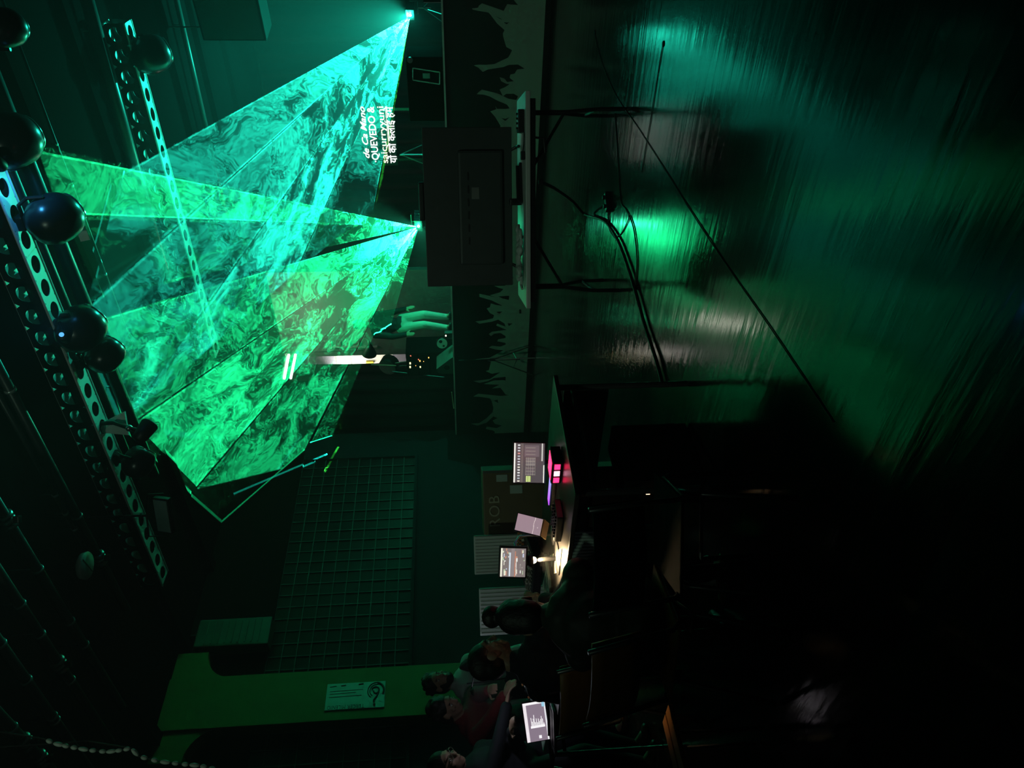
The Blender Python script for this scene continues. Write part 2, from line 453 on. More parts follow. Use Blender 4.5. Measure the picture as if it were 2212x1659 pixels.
y_edge = [(1010, -90), (1030, -60), (1085, -30)]
crowd(y_edge + cA + [(1075, 330), (1090, 420), (1070, 520)])
crowd([(1080, 520)] + cB + cC)
# openings in the painted crowd: the darker gaps between arms and heads
gaps = [[(940,190),(1010,225),(1020,235),(985,220)],[(1040,265),(1075,290),(1110,262),(1085,272)],[(1010,1410),(1060,1445),(1110,1400),(1060,1420)]]
GAPM = mat('dark_stage_paint_gap', (0.025, 0.028, 0.03), 0.6, scale=3)
for g in gaps:
    b = B(); b.poly([loc_(pa(900 + x / 5.53, y / 5.53, STAGE_A - 0.008)) for x, y in g]); b.done('paint_gap', GAPM, st)
for g in [[(780,620),(885,615),(880,655),(820,640)],[(760,768),(820,765),(790,785)],[(870,878),(915,880),(880,905)],[(980,745),(1000,745),(1000,785),(980,785)],[(765,1410),(850,1390),(850,1425)]]:
    b = B(); b.poly([loc_(pa(900 + x / 4.424, 500 + y / 4.424, STAGE_A - 0.008)) for x, y in g]); b.done('paint_gap', GAPM, st)

# backstage: grey wall with a doorway, a bright room beyond, black drapes
def s_at(y, a, x=800): return s_of(pa(x, y, a))
BW = 13.4
GREYW = mat('grey_backstage_wall', (0.30, 0.31, 0.28), 0.7, scale=3)
sd0, sd1 = s_at(792, BW), s_at(767, BW)
wb = struct(room_box('wall_back', BW, BW + 0.12, sd1, s_at(585, BW), STAGE_Z, CEIL, GREYW))
room_box('wall_piece', BW, BW + 0.12, WING_S, sd0, STAGE_Z, CEIL, GREYW, wb)
wb2 = struct(room_box('wall_backroom', 14.3, 14.42, s_at(900, 14.3), s_at(650, 14.3), STAGE_Z, CEIL, mat('cream_wall', (0.75, 0.73, 0.66), 0.7)), 'bright cream wall of the room behind the stage')
zz = lambda x: pa(x, 776, 14.29).z
for x0, x1, m in ((650, 723, mat('lilac_panel', (0.62, 0.58, 0.74), 0.6)), (727, 758, mat('pale_lilac_panel', (0.68, 0.66, 0.72), 0.6)), (850, 884, mat('dim_lilac_panel', (0.26, 0.25, 0.31), 0.6))):
    room_box('wall_panel', 14.26, 14.3, s_at(800, 14.3), s_at(757, 14.3), zz(x1), zz(x0), m, wb2)
room_box('warning_strip', 14.25, 14.3, s_at(784, 14.3), s_at(779, 14.3), zz(806), zz(790), mat('yellow_sticker', (0.8, 0.65, 0.05), 0.5), wb2)
# rail of open brackets on the grey wall
for k in range(5):
    p = pa(715 + k * 20, 744, BW - 0.02)
    b = B(); b.box((0, 0, 0), (0.16, 0.05, 0.03)); b.box((-0.065, 0, -0.1), (0.03, 0.05, 0.2))
    o = b.done('bracket', mat('pale_bracket', (0.5, 0.5, 0.45), 0.6), wb)
    o.parent = wb; o.matrix_parent_inverse = Matrix()
    o.location = (s_of(p), BW - 0.03, p.z)
def drape(name, s0, s1, a, z0, z1, label, lean=0.0):
    b = B(); n = max(6, int(abs(s1 - s0) / 0.06)); rows = 6
    g = []
    for j in range(rows + 1):
        row = []
        for i in range(n + 1):
            t = i / n; zf = j / rows
            amp = 0.05 * (0.6 + 0.4 * (1 - zf))
            row.append(b.bm.verts.new(V((s0 + (s1 - s0) * t + 0.02 * math.sin(i * .7 + j), a + amp * math.sin(i * 1.15 + 0.5 * math.sin(j)) , z0 + (z1 - z0) * zf))))
        g.append(row)
    for j in range(rows):
        for i in range(n): b.bm.faces.new((g[j][i], g[j][i + 1], g[j + 1][i + 1], g[j + 1][i]))
    o = thing(name, label, 'curtain', (0, 0, 0), ROOMROT)
    c = b.done('cloth', CURT, o, True)
    c.modifiers.new('thick', 'SOLIDIFY').thickness = 0.012
    b = B(); b.tube((s0 - .05, a, z1 + .02), (s1 + .05, a, z1 + .02), 0.02); b.done('rail', BLACKMETAL, o)
    for q in (0.05, 0.5, 0.95):
        b = B(); b.tube((s0 + (s1 - s0) * q, a, z1), (s0 + (s1 - s0) * q, a, CEIL), 0.008); b.done('hanger', BLACKMETAL, o)
    return o
DA = 13.08
drape('stage_drape', s_at(1010, DA), s_at(786, DA), DA, STAGE_Z, 4.85, 'long black drape hanging between the lit doorway and the grid window wall')
drape('stage_drape', s_at(1010, 10.9), s_at(822, 10.9), 10.9, STAGE_Z, 4.85, 'black side drape on the stage beside the grid window')
drape('stage_drape', s_at(560, 15.0), ROOM_S1 - 0.1, 15.0, STAGE_Z, 4.85, 'wide black back drape behind the lettered screen')
# fluorescent fitting in the back room (slanting tubes) and its light
tp = [(624, 766), (614, 818)]
A_, B_ = pa(*tp[0], 12.75), pa(*tp[1], 12.75)
fx = thing('fluorescent_light', 'two glowing white tube lamps slanting across the room behind the stage', 'tube light', A_)
TUBEG = glowmat('white_tube_glow', (1.0, 0.97, 0.9), 2.2)
for k, of in enumerate((0, 0.14)):
    d = V((0, 0, -of))
    b = B(); b.tube(d, B_ - A_ + d, 0.028, n=10); b.done('tube', TUBEG, fx, True)
b = B(); b.tube(V((0, 0.12, 0.06)), B_ - A_ + V((0, 0.12, 0.06)), 0.05); b.done('batten', WHITEPL, fx)
for q in (V((0, .12, .06)), B_ - A_ + V((0, .12, .06))):
    b = B(); b.tube(q, V((q.x, q.y, CEIL - A_.z)), .01); b.done('hanger', PIPE, fx)
lamp('AREA', 'tube_light', W(13.75, s_at(778, 13.75) - 0.75, 3.9), 30, (1, 0.95, 0.82), 0.6, W(14.3, s_at(776, 14.3), 3.3))
lamp('POINT', 'backstage_bulb', W(12.5, s_at(715, 12.5), 4.5), 12, (1, 0.95, 0.8), 0.1)

# ================================================================ CEILING RIG
def axes_from(d, up=UP):
    x = V(d).normalized(); y = UP.cross(x).normalized(); z = x.cross(y)
    return Matrix((x, y, z)).transposed()
DARKSIDE = mat('shaded_side', (0.02, 0.021, 0.021), 0.4, 0.2)  # beam sides out of the light: their shade put into a darker colour
def perforated_beam(label, h0, d, n0, n1, z, sp=0.2255, w=0.22, hgt=0.24):
    """square tube of perforated aluminium: local x along it, origin at hole 0 of the underside"""
    t = thing('perforated_beam', label, 'beam', (h0.x, h0.y, z), math.atan2(d.y, d.x))
    def strip(name, org, ay, wid, thick, mt=ALU):
        b = B(); K = 20
        def P(u, v): return V(org) + V((u, 0, 0)) + V(ay) * v
        for i in range(n0, n1):
            c = i * sp
            outer, inner = [], []
            for k in range(K):
                an = 2 * PI * k / K
                cx, cy = math.cos(an), math.sin(an)
                inner.append(b.bm.verts.new(P(c + 0.078 * cx, 0.30 * wid * cy)))
                mx = max(abs(cx) / (sp / 2), abs(cy) / (wid / 2))
                outer.append(b.bm.verts.new(P(c + cx / mx, cy / mx)))
            for k in range(K):
                b.bm.faces.new((outer[k], outer[(k + 1) % K], inner[(k + 1) % K], inner[k]))
            # corner fillers
            for sx in (-1, 1):
                for sy in (-1, 1):
                    q = [v for v in outer if (v.co - P(c + sx * sp / 2, sy * wid / 2)).length < sp * 0.35]
        bmesh.ops.remove_doubles(b.bm, verts=b.bm.verts, dist=0.0005)
        o = b.done(name, mt, t)
        s = o.modifiers.new('t', 'SOLIDIFY'); s.thickness = thick; s.offset = 0
        return o
    strip('underside', (0, 0, 0), (0, 1, 0), w, 0.006)
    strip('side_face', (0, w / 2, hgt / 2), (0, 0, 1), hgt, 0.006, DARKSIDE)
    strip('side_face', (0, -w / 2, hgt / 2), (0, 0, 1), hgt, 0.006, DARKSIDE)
    x0, x1 = (n0 - .5) * sp, (n1 - .5) * sp
    b = B(); b.box(((x0 + x1) / 2, 0, hgt), (x1 - x0, w, 0.01)); b.done('top_plate', ALU, t)
    for sy in (-1, 1):
        b = B(); b.tube((x0, sy * w / 2, 0), (x1, sy * w / 2, 0), 0.011); b.done('edge_rail', ALU, t)
    k = n0 + 1
    while k < n1:
        b = B(); b.tube((k * sp, 0, hgt), (k * sp, 0, CEIL - z), 0.012); b.done('hanger', PIPE, t); k += 6
    return t
BZ = 4.80
b1h, b1d = V((1.67, 6.13, 0)), V((-0.794, 0.607, 0))
b2h, b2d = V((3.70, 8.84, 0)), V((-0.79, 0.613, 0))
perforated_beam('nearer pale perforated metal beam carrying the row of dome lamps', b1h, b1d, -4, 22, BZ)
perforated_beam('farther pale perforated metal beam with a single dark lamp near its end', b2h, b2d, -2, 18, BZ)
def on_beam(p, h, d):
    q = V((p.x, p.y, 0)) - h
    r = h + d * q.dot(d); return V((r.x, r.y, BZ))
LENS = mat('lamp_lens', (0.35, 0.45, 0.45), 0.08, spec=0.8, bump=0)
RIM = mat('polished_rim', (0.75, 0.78, 0.78), 0.18, 0.9)
DOME = mat('dark_lamp_shell', (0.02, 0.022, 0.025), 0.28)
def dome_lamp(px, D, r, h, d, label, group=None, aim=None):
    c = pd(*px, D)
    hook = on_beam(c, h, d)
    ax = ((aim if aim is not None else W(11.5, -2.5, 1.5)) - c).normalized()
    t = thing('dome_lamp', label, 'stage light', hook, 0, group)
    q = ax.to_track_quat('Z', 'Y').to_matrix().to_4x4()
    m = Matrix.Translation(c - hook) @ q
    prof = [(0.001, -1.05 * r), (0.35 * r, -1.02 * r), (0.7 * r, -0.82 * r), (0.95 * r, -0.4 * r), (1.0 * r, 0.0), (0.97 * r, 0.45 * r), (0.86 * r, 0.72 * r), (0.7 * r, 0.92 * r), (0.6 * r, 0.98 * r), (0.58 * r, 0.9 * r), (0.001, 0.88 * r)]
    b = B(); b.lathe(prof, 28, m); sh = b.done('shell', DOME, t, True)
    b = B(); b.lathe([(0.59 * r, 0.93 * r), (0.66 * r, 0.93 * r), (0.66 * r, 1.02 * r), (0.59 * r, 1.02 * r)], 28, m); b.done('rim', RIM, sh, True)
    b = B(); b.lathe([(0.001, 0.90 * r), (0.4 * r, 0.96 * r), (0.57 * r, 0.90 * r), (0.001, 0.895 * r)], 24, m); b.done('lens', LENS, sh, True)
    side = ax.cross(UP).normalized()
    cc = c - hook
    b = B()
    top = V((0, 0, -0.05))
    for sg in (-1, 1):
        b.path([top + side * sg * 0.02, top + side * sg * r * 0.8 + V((0, 0, -0.02)), cc * 0.55 + side * sg * r * 1.06, cc + side * sg * r * 1.06], 0.016)
    b.done('yoke', BLACKMETAL, t)
    b = B(); b.box((0, 0, -0.03), (0.12, 0.09, 0.06), Euler((0, 0, math.atan2(d.y, d.x))), bev=0.01); b.done('clamp', BLACKMETAL, t)
    return c, ax
dome_lamp((18, 305), 6.0, 0.205, b1h, b1d, 'big dark dome lamp beside the blue glowing lamp on the nearer beam')
dome_lamp((116, 474), 6.35, 0.20, b1h, b1d, 'dark dome lamp with a pale glint hung next to the little bright plate')
dome_lamp((172, 712), 6.95, 0.20, b1h, b1d, 'dark dome lamp at the end of the sharp edged green fan')
dome_lamp((226, 768), 7.25, 0.16, b1h, b1d, 'smaller dome lamp tucked against the larger one under the green fan')
dome_lamp((298, 1000), 7.8, 0.15, b1h, b1d, 'dome lamp below the small swivelling lamp head at the beam end')
dome_lamp((8, 60), 5.45, 0.13, b1h, b1d, 'dark lamp on the beam stretch past the biggest dome')
dome_lamp((322, 118), 8.75, 0.21, b2h, b2d, 'lone dark lamp on the farther perforated beam')
# small swivelling head with an arm
c = pd(312, 932, 7.5); hook = on_beam(c, b1h, b1d)
t = thing('swivel_lamp', 'small black lamp head on a jointed arm above the last dome lamp', 'stage light', hook)
cc = c - hook
b = B(); b.path([V((0, 0, 0)), V((0, 0, -0.12)), cc * 0.6 + V((0, 0, -0.02)), cc], 0.02); b.done('arm', BLACKMETAL, t)
b = B(); q = (W(11, -4, 2) - c).normalized().to_track_quat('Z', 'Y').to_matrix().to_4x4()
b.lathe([(0.001, -0.12), (0.06, -0.11), (0.075, -0.02), (0.085, 0.09), (0.08, 0.1), (0.001, 0.095)], 20, Matrix.Translation(cc) @ q); b.done('head', BLACK, t, True)
b = B(); b.ball(cc * 0.6 + V((0, 0, -0.02)), 0.035); b.done('joint', STEEL, t, True)
# pale wedge plate behind it
c = pd(250, 915, 7.7)
t = thing('angled_plate', 'pale angled metal plate fixed on the beam behind the small swivelling lamp', 'plate', on_beam(c, b1h, b1d))
o_ = c - t.location
b = B(); b.poly([o_ + V((-.12, 0, -.12)), o_ + V((.12, -.03, -.1)), o_ + V((.02, 0, .12)), V((0, 0, 0.02)), V((-.05, 0.02, 0.02))], V((0.0, 0.03, 0))); b.done('plate', ALU, t)
# little bright plate hung on the pipe
c = pd(176, 497, 6.75)
t = thing('hanging_plate', 'little bright rectangular plate hung below the pipes next to a dome lamp', 'plate', (c.x, c.y, CEIL))
b = B(); b.box((0, 0, c.z - CEIL), (0.20, 0.015, 0.075), Euler((-0.5, 0.0, math.atan2(b1d.y, b1d.x)))); b.done('plate', mat('bright_reflective', (0.85, 0.88, 0.85), 0.35), t)
b = B(); b.tube((0, 0, c.z - CEIL + .03), (0, 0, 0), 0.006); b.done('hanger', PIPE, t)
# flood light with clear front
c = pd(355, 1112, 8.0)
t = thing('flood_light', 'flat green lit flood lamp panel hanging alone past the lamp row', 'flood light', (c.x, c.y, CEIL))
dz = c.z - CEIL
e3 = Euler((0.35, 0, math.atan2(b1d.y, b1d.x) + 0.35))
b = B(); b.box((0, 0, dz), (0.40, 0.06, 0.19), e3, bev=0.012); cs = b.done('case', BLACK, t)
b = B(); nn = e3.to_matrix() @ V((0, 0.034, 0)); b.box(V((0, 0, dz)) - nn, (0.36, 0.008, 0.16), e3); b.box(V((0, 0, dz)) + nn, (0.36, 0.008, 0.16), e3)
b.done('glass', mat('flood_glass', (0.4, 0.55, 0.45), 0.15, bump=0.1), cs)
b = B(); b.path([V((-.22, 0, dz)), V((-.22, 0, dz + .16)), V((0, 0, dz + .18)), V((.22, 0, dz + .16)), V((.22, 0, dz))], 0.01); b.tube((0, 0, dz + .18), (0, 0, 0), 0.012); b.done('bracket', BLACKMETAL, t)
# ceiling disc
c = pz(182, 1222, 4.80)
t = thing('ceiling_disc', 'pale round disc lamp hung flat between two ceiling pipes', 'disc lamp', (c.x, c.y, CEIL))
dz = c.z - CEIL
b = B(); b.lathe([(0.001, -0.03), (0.125, -0.03), (0.13, -0.02), (0.12, 0.02), (0.001, 0.03)], 32, Matrix.Translation((0, 0, dz))); b.done('disc', mat('pale_disc', (0.6, 0.62, 0.6), 0.5), t, True)
b = B(); b.box((0, 0, dz - 0.031), (0.008, 0.23, 0.004), Euler((0, 0, TH))); b.done('groove', BLACK, t)
b = B(); b.tube((0, 0, dz + .02), (0, 0, 0), 0.012); b.done('stem', PIPE, t)
# conduit pipes with clips
CLIP = mat('bright_pipe_clip', (0.8, 0.82, 0.8), 0.25, 0.6)
def pipe(p0, p1, z, r, clips, label, ext=(0.6, 0.6), clamps=()):
    a, b_ = pz(*p0, z), pz(*p1, z)
    d = (b_ - a).normalized(); a = a - d * ext[0]; b_ = b_ + d * ext[1]
    t = thing('ceiling_pipe', label, 'pipe', a)
    L = (b_ - a).length
    b = B(); b.tube((0, 0, 0), b_ - a, r, n=14); b.done('pipe', PIPE, t, True)
    def at(px):
        q = pz(*px, z); return d * ((q - a).dot(d))
    R = d.to_track_quat('Z', 'Y').to_matrix().to_4x4()
    for px in clips:
        b = B(); b.lathe([(r * 1.02, -.012), (r * 1.2, -.012), (r * 1.2, .012), (r * 1.02, .012)], 18, Matrix.Translation(at(px)) @ R); o = b.done('clip', CLIP, t, True)
        b = B(); b.tube(at(px) + V((0, 0, r)), V((at(px).x, at(px).y, CEIL - a.z)), 0.006); b.done('rod', PIPE, o)
    for px in clamps:
        c = at(px)
        for k in (-1, 0, 1):
            b = B(); b.lathe([(r * 1.0, -.018), (r * 1.55, -.012), (r * 1.55, .012), (r * 1.0, .018)], 16, Matrix.Translation(c + d * k * 0.055) @ R); b.done('clamp_jaw', STEEL, t, True)
        b = B(); b.box(c + V((0, 0, -r * 1.9)), (0.06, 0.05, 0.05), bev=.008); b.done('clamp_bolt', BLACKMETAL, t)
    if not clips:
        for q in (0.25, 0.75):
            b = B(); b.tube((b_ - a) * q + V((0, 0, r * .8)), V(((b_ - a) * q).to_2d().to_3d()) + V((0, 0, CEIL - a.z)), 0.006); b.done('rod', PIPE, t)
    return t
pipe((-6, 790), (170, 1121), 4.92, 0.04, [(24, 838), (167, 1115)], 'ceiling pipe with two bright clips running beside the perforated beam', (0.5, 1.5), [(218, 1198)])
pipe((12, 880), (188, 1190), 4.97, 0.024, [(112, 1083), (136, 1120), (155, 1155)], 'thin ceiling pipe with three close set bright clips', (0.6, 0.1))
pipe((31, 1148), (181, 1392), 4.92, 0.04, [(80, 1233), (149, 1346), (181, 1394)], 'ceiling pipe with a jawed clamp and three clips in line with the round disc', (0.5, 1.2), [(16, 1122)])
pipe((0, 1240), (151, 1469), 4.92, 0.04, [(41, 1309), (84, 1374), (151, 1470)], 'ceiling pipe whose jawed clamp sits between its second and third clips', (0.6, 1.2), [(130, 1432)])
pipe((0, 1390), (118, 1556), 4.92, 0.04, [(0, 1392), (55, 1472), (112, 1548), (118, 1557)], 'ceiling pipe ending in a pair of touching clips above the bead garland', (0.5, 1.0))
pipe((0, 1545), (90, 1641), 4.92, 0.04, [(25, 1572)], 'ceiling pipe with a single clip and a clamp right over the bead garland', (0.5, 1.2), [(55, 1602), (88, 1640)])
pipe((96, 552), (236, 893), 4.99, 0.05, [], 'dim ceiling pipe close along the stage side of the nearer perforated beam', (2.2, 1.0))
pipe((128, 520), (278, 893), 5.03, 0.065, [], 'thick dim ceiling pipe a step farther along towards the stage', (2.4, 1.0))
pipe((35, 79), (232, 603), 5.06, 0.012, [(119, 315), (157, 400), (228, 592)], 'hair thin ceiling wire between the two perforated beams', (0.3, 1.5))
pipe((205, 60), (270, 290), 5.02, 0.07, [], 'thick dark duct near the farther perforated beam', (1.0, 2.0))
pipe((395, 60), (425, 190), 5.03, 0.04, [], 'dim pipe high over the stage beyond the farther perforated beam', (1.0, 2.0))
# blue lamps in the rig
def blue_lamp(px, D, aimpx, aimD, label, en):
    c = pd(*px, D); hook = on_beam(c, b1h, b1d)
    ax = (pd(*aimpx, aimD) - c).normalized()
    t = thing('blue_spot', label, 'stage light', hook)
    m = Matrix.Translation(c - hook) @ ax.to_track_quat('Z', 'Y').to_matrix().to_4x4()
    b = B(); b.lathe([(0.001, -0.16), (0.04, -0.15), (0.05, -0.03), (0.045, -0.012), (0.001, -0.014)], 18, m); b.done('barrel', BLACK, t, True)
    b = B(); b.lathe([(0.001, -0.012), (0.02, -0.012), (0.02, -0.007), (0.001, -0.007)], 18, m); b.done('lens', glowmat('blue_white_glow', (0.12, 0.5, 1.0), 1.2), t)
    b = B(); b.path([V((0, 0, 0)), (c - hook) * .5 + V((0.03, 0, 0)), m @ V((0, 0, -.1))], 0.012); b.done('arm', BLACKMETAL, t)
    lamp('SPOT', 'blue_spot_light', c + ax * 0.01, en, (0.05, 0.45, 1.0), 0.03, c + ax, math.radians(95), 0.8)
blue_lamp((6, 363), 5.85, (150, 520), 6.9, 'lamp glowing blue white between the two biggest dome lamps', 10)
blue_lamp((132, 722), 6.65, (20, 620), 5.6, 'lamp throwing a blue beam along the nearer perforated beam', 10)
# bead garland
gp = [(-20, 1588), (40, 1595), (90, 1590), (110, 1560)]
gq = [(95, 1596), (118, 1606), (150, 1613), (190, 1620), (232, 1624), (265, 1620), (283, 1616), (300, 1634), (345, 1645), (390, 1650), (430, 1654), (468, 1662)]
D_ = 4.2
P0 = pd(*gq[0], D_)
t = thing('bead_garland', 'sagging string of pale oval beads hung below the ceiling pipes', 'garland', P0)
P = [pd(x, y, D_) - P0 for x, y in gq]
b = B(); b.path(P, 0.004); b.done('cord', RUBBER, t)
tot = []
for a, c in zip(P, P[1:]):
    n = max(1, round((c - a).length / 0.047))
    for k in range(n): tot.append((a + (c - a) * (k + .5) / n, (c - a).normalized()))
bb = B(); bb.ball((0, 0, 0), (0.012, 0.012, 0.019), 2); bead0 = None
for k, (p, d) in enumerate(tot):
    if bead0 is None: o = bead0 = bb.done('bead', mat('pale_bead', (0.6, 0.62, 0.55), 0.4), t, True)
    else: o = bead0.copy(); COL.objects.link(o); o.parent = t
    o.location = p; o.rotation_euler = d.to_track_quat('Z', 'Y').to_euler()
    o.scale = (1, 1, 1.0 + 0.5 * (k % 3 == 1))
for px in ((95, 1596), (283, 1616)):
    p = pd(*px, D_) - P0
    b = B(); b.path([p, p + V((0.03, 0.05, 0.25)), V((p.x + 0.02, p.y + 0.06, CEIL - P0.z))], 0.004, 6); b.done('hanger', RUBBER, t)
# hanging loudspeaker top right
c = pd(500, 10, 10.2)
t = thing('hanging_speaker', 'large black loudspeaker box hung over the far end of the stage', 'loudspeaker', (c.x, c.y, CEIL), ROOMROT - 0.15)
dz = c.z - CEIL
b = B(); b.box((0, 0, dz), (0.75, 0.5, 0.85), bev=0.02); bd = b.done('cabinet', mat('matt_black_board', (0.006, 0.006, 0.006), 0.95, spec=0.1), t)
b = B(); b.box((0, -0.26, dz), (0.68, 0.02, 0.78)); b.done('grille', mat('speaker_grille', (0.01, 0.01, 0.011), 0.7, scale=150, bump=.4), bd)
for sx in (-.3, .3):
    b = B(); b.tube((sx, 0, dz + .42), (sx, 0, 0), 0.01); b.done('chain', PIPE, t)

# fixture added to go with the unseen fill light behind the viewer
t = thing('hall_fill', 'added round fill lamp, unseen at the back of the hall, facing the stage', 'ceiling lamp', W(-2.0, -1.5, CEIL))
b = B(); b.lathe([(.001, -.001), (.16, -.001), (.15, -.06), (.10, -.10), (.001, -.10)], 24); b.done('housing', WHITEPL, t, True)
b = B(); b.lathe([(.001, -.101), (.09, -.101), (.09, -.11), (.001, -.115)], 24); b.done('diffuser', glowmat('hall_fill_glow', (.7, 1, .8), 1.0), t, True)

# ================================================================ ON THE STAGE
def laser_projector(src, label, aim, mic):
    """the lit aperture is at src; the case sits behind it on a tripod"""
    d = V(aim).normalized(); flat = V((d.x, d.y, 0)).normalized()
    c = src - flat * 0.17
    t = thing('laser_projector', label, 'laser', (c.x, c.y, STAGE_Z), math.atan2(flat.y, flat.x))
    h = src.z - STAGE_Z
    b = B(); b.box((0, 0, h), (0.30, 0.22, 0.14), bev=0.012); cs = b.done('case', BLACK, t)
    b = B(); b.tube((0.150, 0, h), (0.156, 0, h), 0.025, n=18); b.done('aperture', glowmat('aperture_glow', (0.5, 1, 0.8), 6), cs)
    for k in range(5):
        b = B(); b.box((-0.08 + k * 0.035, 0.112, h), (0.008, 0.006, 0.1)); b.done('fin', BLACKMETAL, cs)
    b = B(); b.path([V((0, -.13, h)), V((0, -.13, h - .12)), V((0, .13, h - .12)), V((0, .13, h))], 0.008); b.done('bracket', STEEL, t)
    b = B(); b.tube((0, 0, h - .12), (0, 0, 0.18), 0.014); b.done('pole', STEEL, t)
    for k in range(3):
        an = 2 * PI * k / 3 + 0.5
        b = B(); b.tube((0, 0, h - .2), (0.3 * math.cos(an), 0.3 * math.sin(an), 0.006), 0.008); b.done('leg', STEEL, t)
    if mic:
        b = B(); b.tube((0.02, -0.20, h + 0.12), (0.02, 0.14, h + 0.12), 0.012); b.tube((0.02, 0, h + .12), (0.02, 0, h), .01); b.done('cross_bar', BLACKMETAL, t)
laser_projector(L1, 'laser projector throwing the teal fans from the far end of the stage', sum(((f[1] + f[2]) / 2 - L1 for f in FANS if f[0] is L1), V()), False)
laser_projector(L2, 'laser projector throwing the green fans from the middle of the stage', sum(((f[1] + f[2]) / 2 - L2 for f in FANS if f[0] is L2), V()), True)
def wire_tripod(apx, a, label, spread=0.34):
    p = pa(*apx, a)
    t = thing('tripod_stand', label, 'stand', (p.x, p.y, STAGE_Z))
    h = p.z - STAGE_Z
    b = B(); b.tube((0, 0, h), (0, 0, 0.15), 0.011); b.done('pole', STEEL, t)
    for k in range(3):
        an = 2 * PI * k / 3 + 0.2
        f = V((spread * math.cos(an), spread * math.sin(an), 0.006))
        b = B(); b.tube((0, 0, h * .96), f, 0.009); lg = b.done('leg', STEEL, t)
        b = B(); b.tube((0, 0, h * .35), f * .62 + V((0, 0, h * .36)), 0.005); b.done('brace', STEEL, lg)
    b = B(); b.box((0, 0, h + 0.02), (0.05, 0.05, 0.06), bev=.008); b.done('head', BLACKMETAL, t)
wire_tripod((862, 334), 11.3, 'thin steel tripod under the lettered screen')
# lettered LED screen
p0, p1 = pa(858, 352, 13.4), pa(776, 230, 13.4)
s0, s1 = s_of(p0), s_of(p1); zb_, zt_ = p0.z - 0.02, p1.z + 0.05
t = thing('led_screen', 'black screen standing on the stage showing four lines of white lettering', 'screen', W(13.4, (s0 + s1) / 2, STAGE_Z), ROOMROT)
wS, hS, z0S = (s1 - s0) + 0.12, zt_ - zb_, zb_ - STAGE_Z
b = B(); b.box((0, 0.04, z0S + hS / 2), (wS, 0.06, hS), bev=0.01); pn = b.done('panel', BLACK, t)
for sx in (-.4, .4):
    b = B(); b.box((sx * wS, 0.04, z0S / 2), (0.05, 0.05, z0S)); b.box((sx * wS, 0.04, 0.015), (0.06, 0.5, 0.03)); b.done('leg', BLACKMETAL, t)
WT = glowmat('white_led_text', (1, 1, 1), 1.9); WY = glowmat('cream_led_text', (1, 1, 0.72), 1.6)
zz_ = lambda x: pa(x, 290, 13.4).z - STAGE_Z
rx = (PI / 2, 0, 0)
wid = s1 - s0
def fit(o, x0, w):
    xs = [v.co.x for v in o.data.vertices]
    k = w / (max(xs) - min(xs)); o.data.transform(Matrix.Diagonal((k, 1, 1, 1)))
    o.location.x = x0 - min(xs) * k
fit(text_mesh('text_line', 'de Ca Mano', 0.15, WT, pn, (0, 0, zz_(793)), rx, 0.35, 0.002), -wid / 2 + 0.10, wid - 0.10)
fit(text_mesh('text_line', '\u00b7QUEVEDO &', 0.18, WT, pn, (0, 0, zz_(813)), rx, 0, 0.002), -wid / 2 + 0.02, wid - 0.02)
fit(text_mesh('text_line', 'saicurryyuni', 0.17, WY, pn, (0, 0, zz_(833)), rx, 0, 0.001), -wid / 2, wid)
fit(text_mesh('text_line', '\u092f\u094b\u0902 \u0915\u094b \u0915\u0932\u093e\u0908 \u0939\u092e\u0947', 0.19, WT, pn, (0, 0, zz_(853)), rx, 0, 0.002), -wid / 2, wid)
b = B(); b.box((0.1 * wid, 0.004, zz_(833) - 0.035), (wid * .8, 0.004, 0.008)); b.done('underline', WY, pn)
# cabinets at the far end of the stage
def cabinet(name, px0, px1, a, depth, label, cat, extras=None):
    q0, q1 = pa(px0[0], px0[1], a), pa(px1[0], px1[1], a)
    sl, sr = min(s_of(q0), s_of(q1)), max(s_of(q0), s_of(q1)); h = max(q0.z, q1.z) - STAGE_Z
    t = thing(name, label, cat, W(a + depth / 2, (sl + sr) / 2, STAGE_Z), ROOMROT)
    b = B(); b.box((0, 0, h / 2 + 0.005), (sr - sl, depth, h - 0.01), bev=0.012); bd = b.done('case', mat('matt_black_board', (0.006, 0.006, 0.006), 0.95, spec=0.1), t)
    return t, bd, sl, sr, h
t, bd, sl, sr, h = cabinet('flight_case', (915, 5), (960, -150), 11.6, 0.6, 'black flight case with bright metal edging beside the teal laser', 'case')
for sx in (-1, 1):
    b = B(); b.box((sx * (sr - sl) / 2, -0.3, h / 2), (0.012, 0.012, h)); b.done('corner_strip', STEEL, bd)
b = B(); b.box((0, -0.3, h), (sr - sl, 0.012, 0.012)); b.done('top_strip', BLACKMETAL, bd)
b = B(); b.box((0, -0.305, h * .6), (0.12, 0.012, 0.05), bev=.004); b.done('latch', STEEL, bd)
t, bd, sl, sr, h = cabinet('stage_speaker', (885, 262), (960, 124), 10.9, 0.5, 'black stage loudspeaker with a pale rectangular frame on its front', 'loudspeaker')
mid = (sl + sr) / 2
for k, (x0, y0, x1, y1) in enumerate(((892, 147, 950, 156), (950, 156, 950, 182), (950, 182, 892, 173), (892, 173, 892, 147))):
    a_, b__ = pa(x0, y0, 10.895), pa(x1, y1, 10.895)
    A2 = V((s_of(a_) - mid, -0.252, a_.z - STAGE_Z)); B2 = V((s_of(b__) - mid, -0.252, b__.z - STAGE_Z))
    b = B(); b.tube(A2, B2, 0.009, n=6); b.done('frame_bar', mat('pale_frame', (0.6, 0.6, 0.55), 0.5), bd)
q = pa(921, 164, 10.895)
b = B(); b.box((s_of(q) - mid, -0.253, q.z - STAGE_Z), (0.07, 0.006, 0.1)); b.done('label_square', mat('grey_label', (0.25, 0.25, 0.24), 0.6), bd)
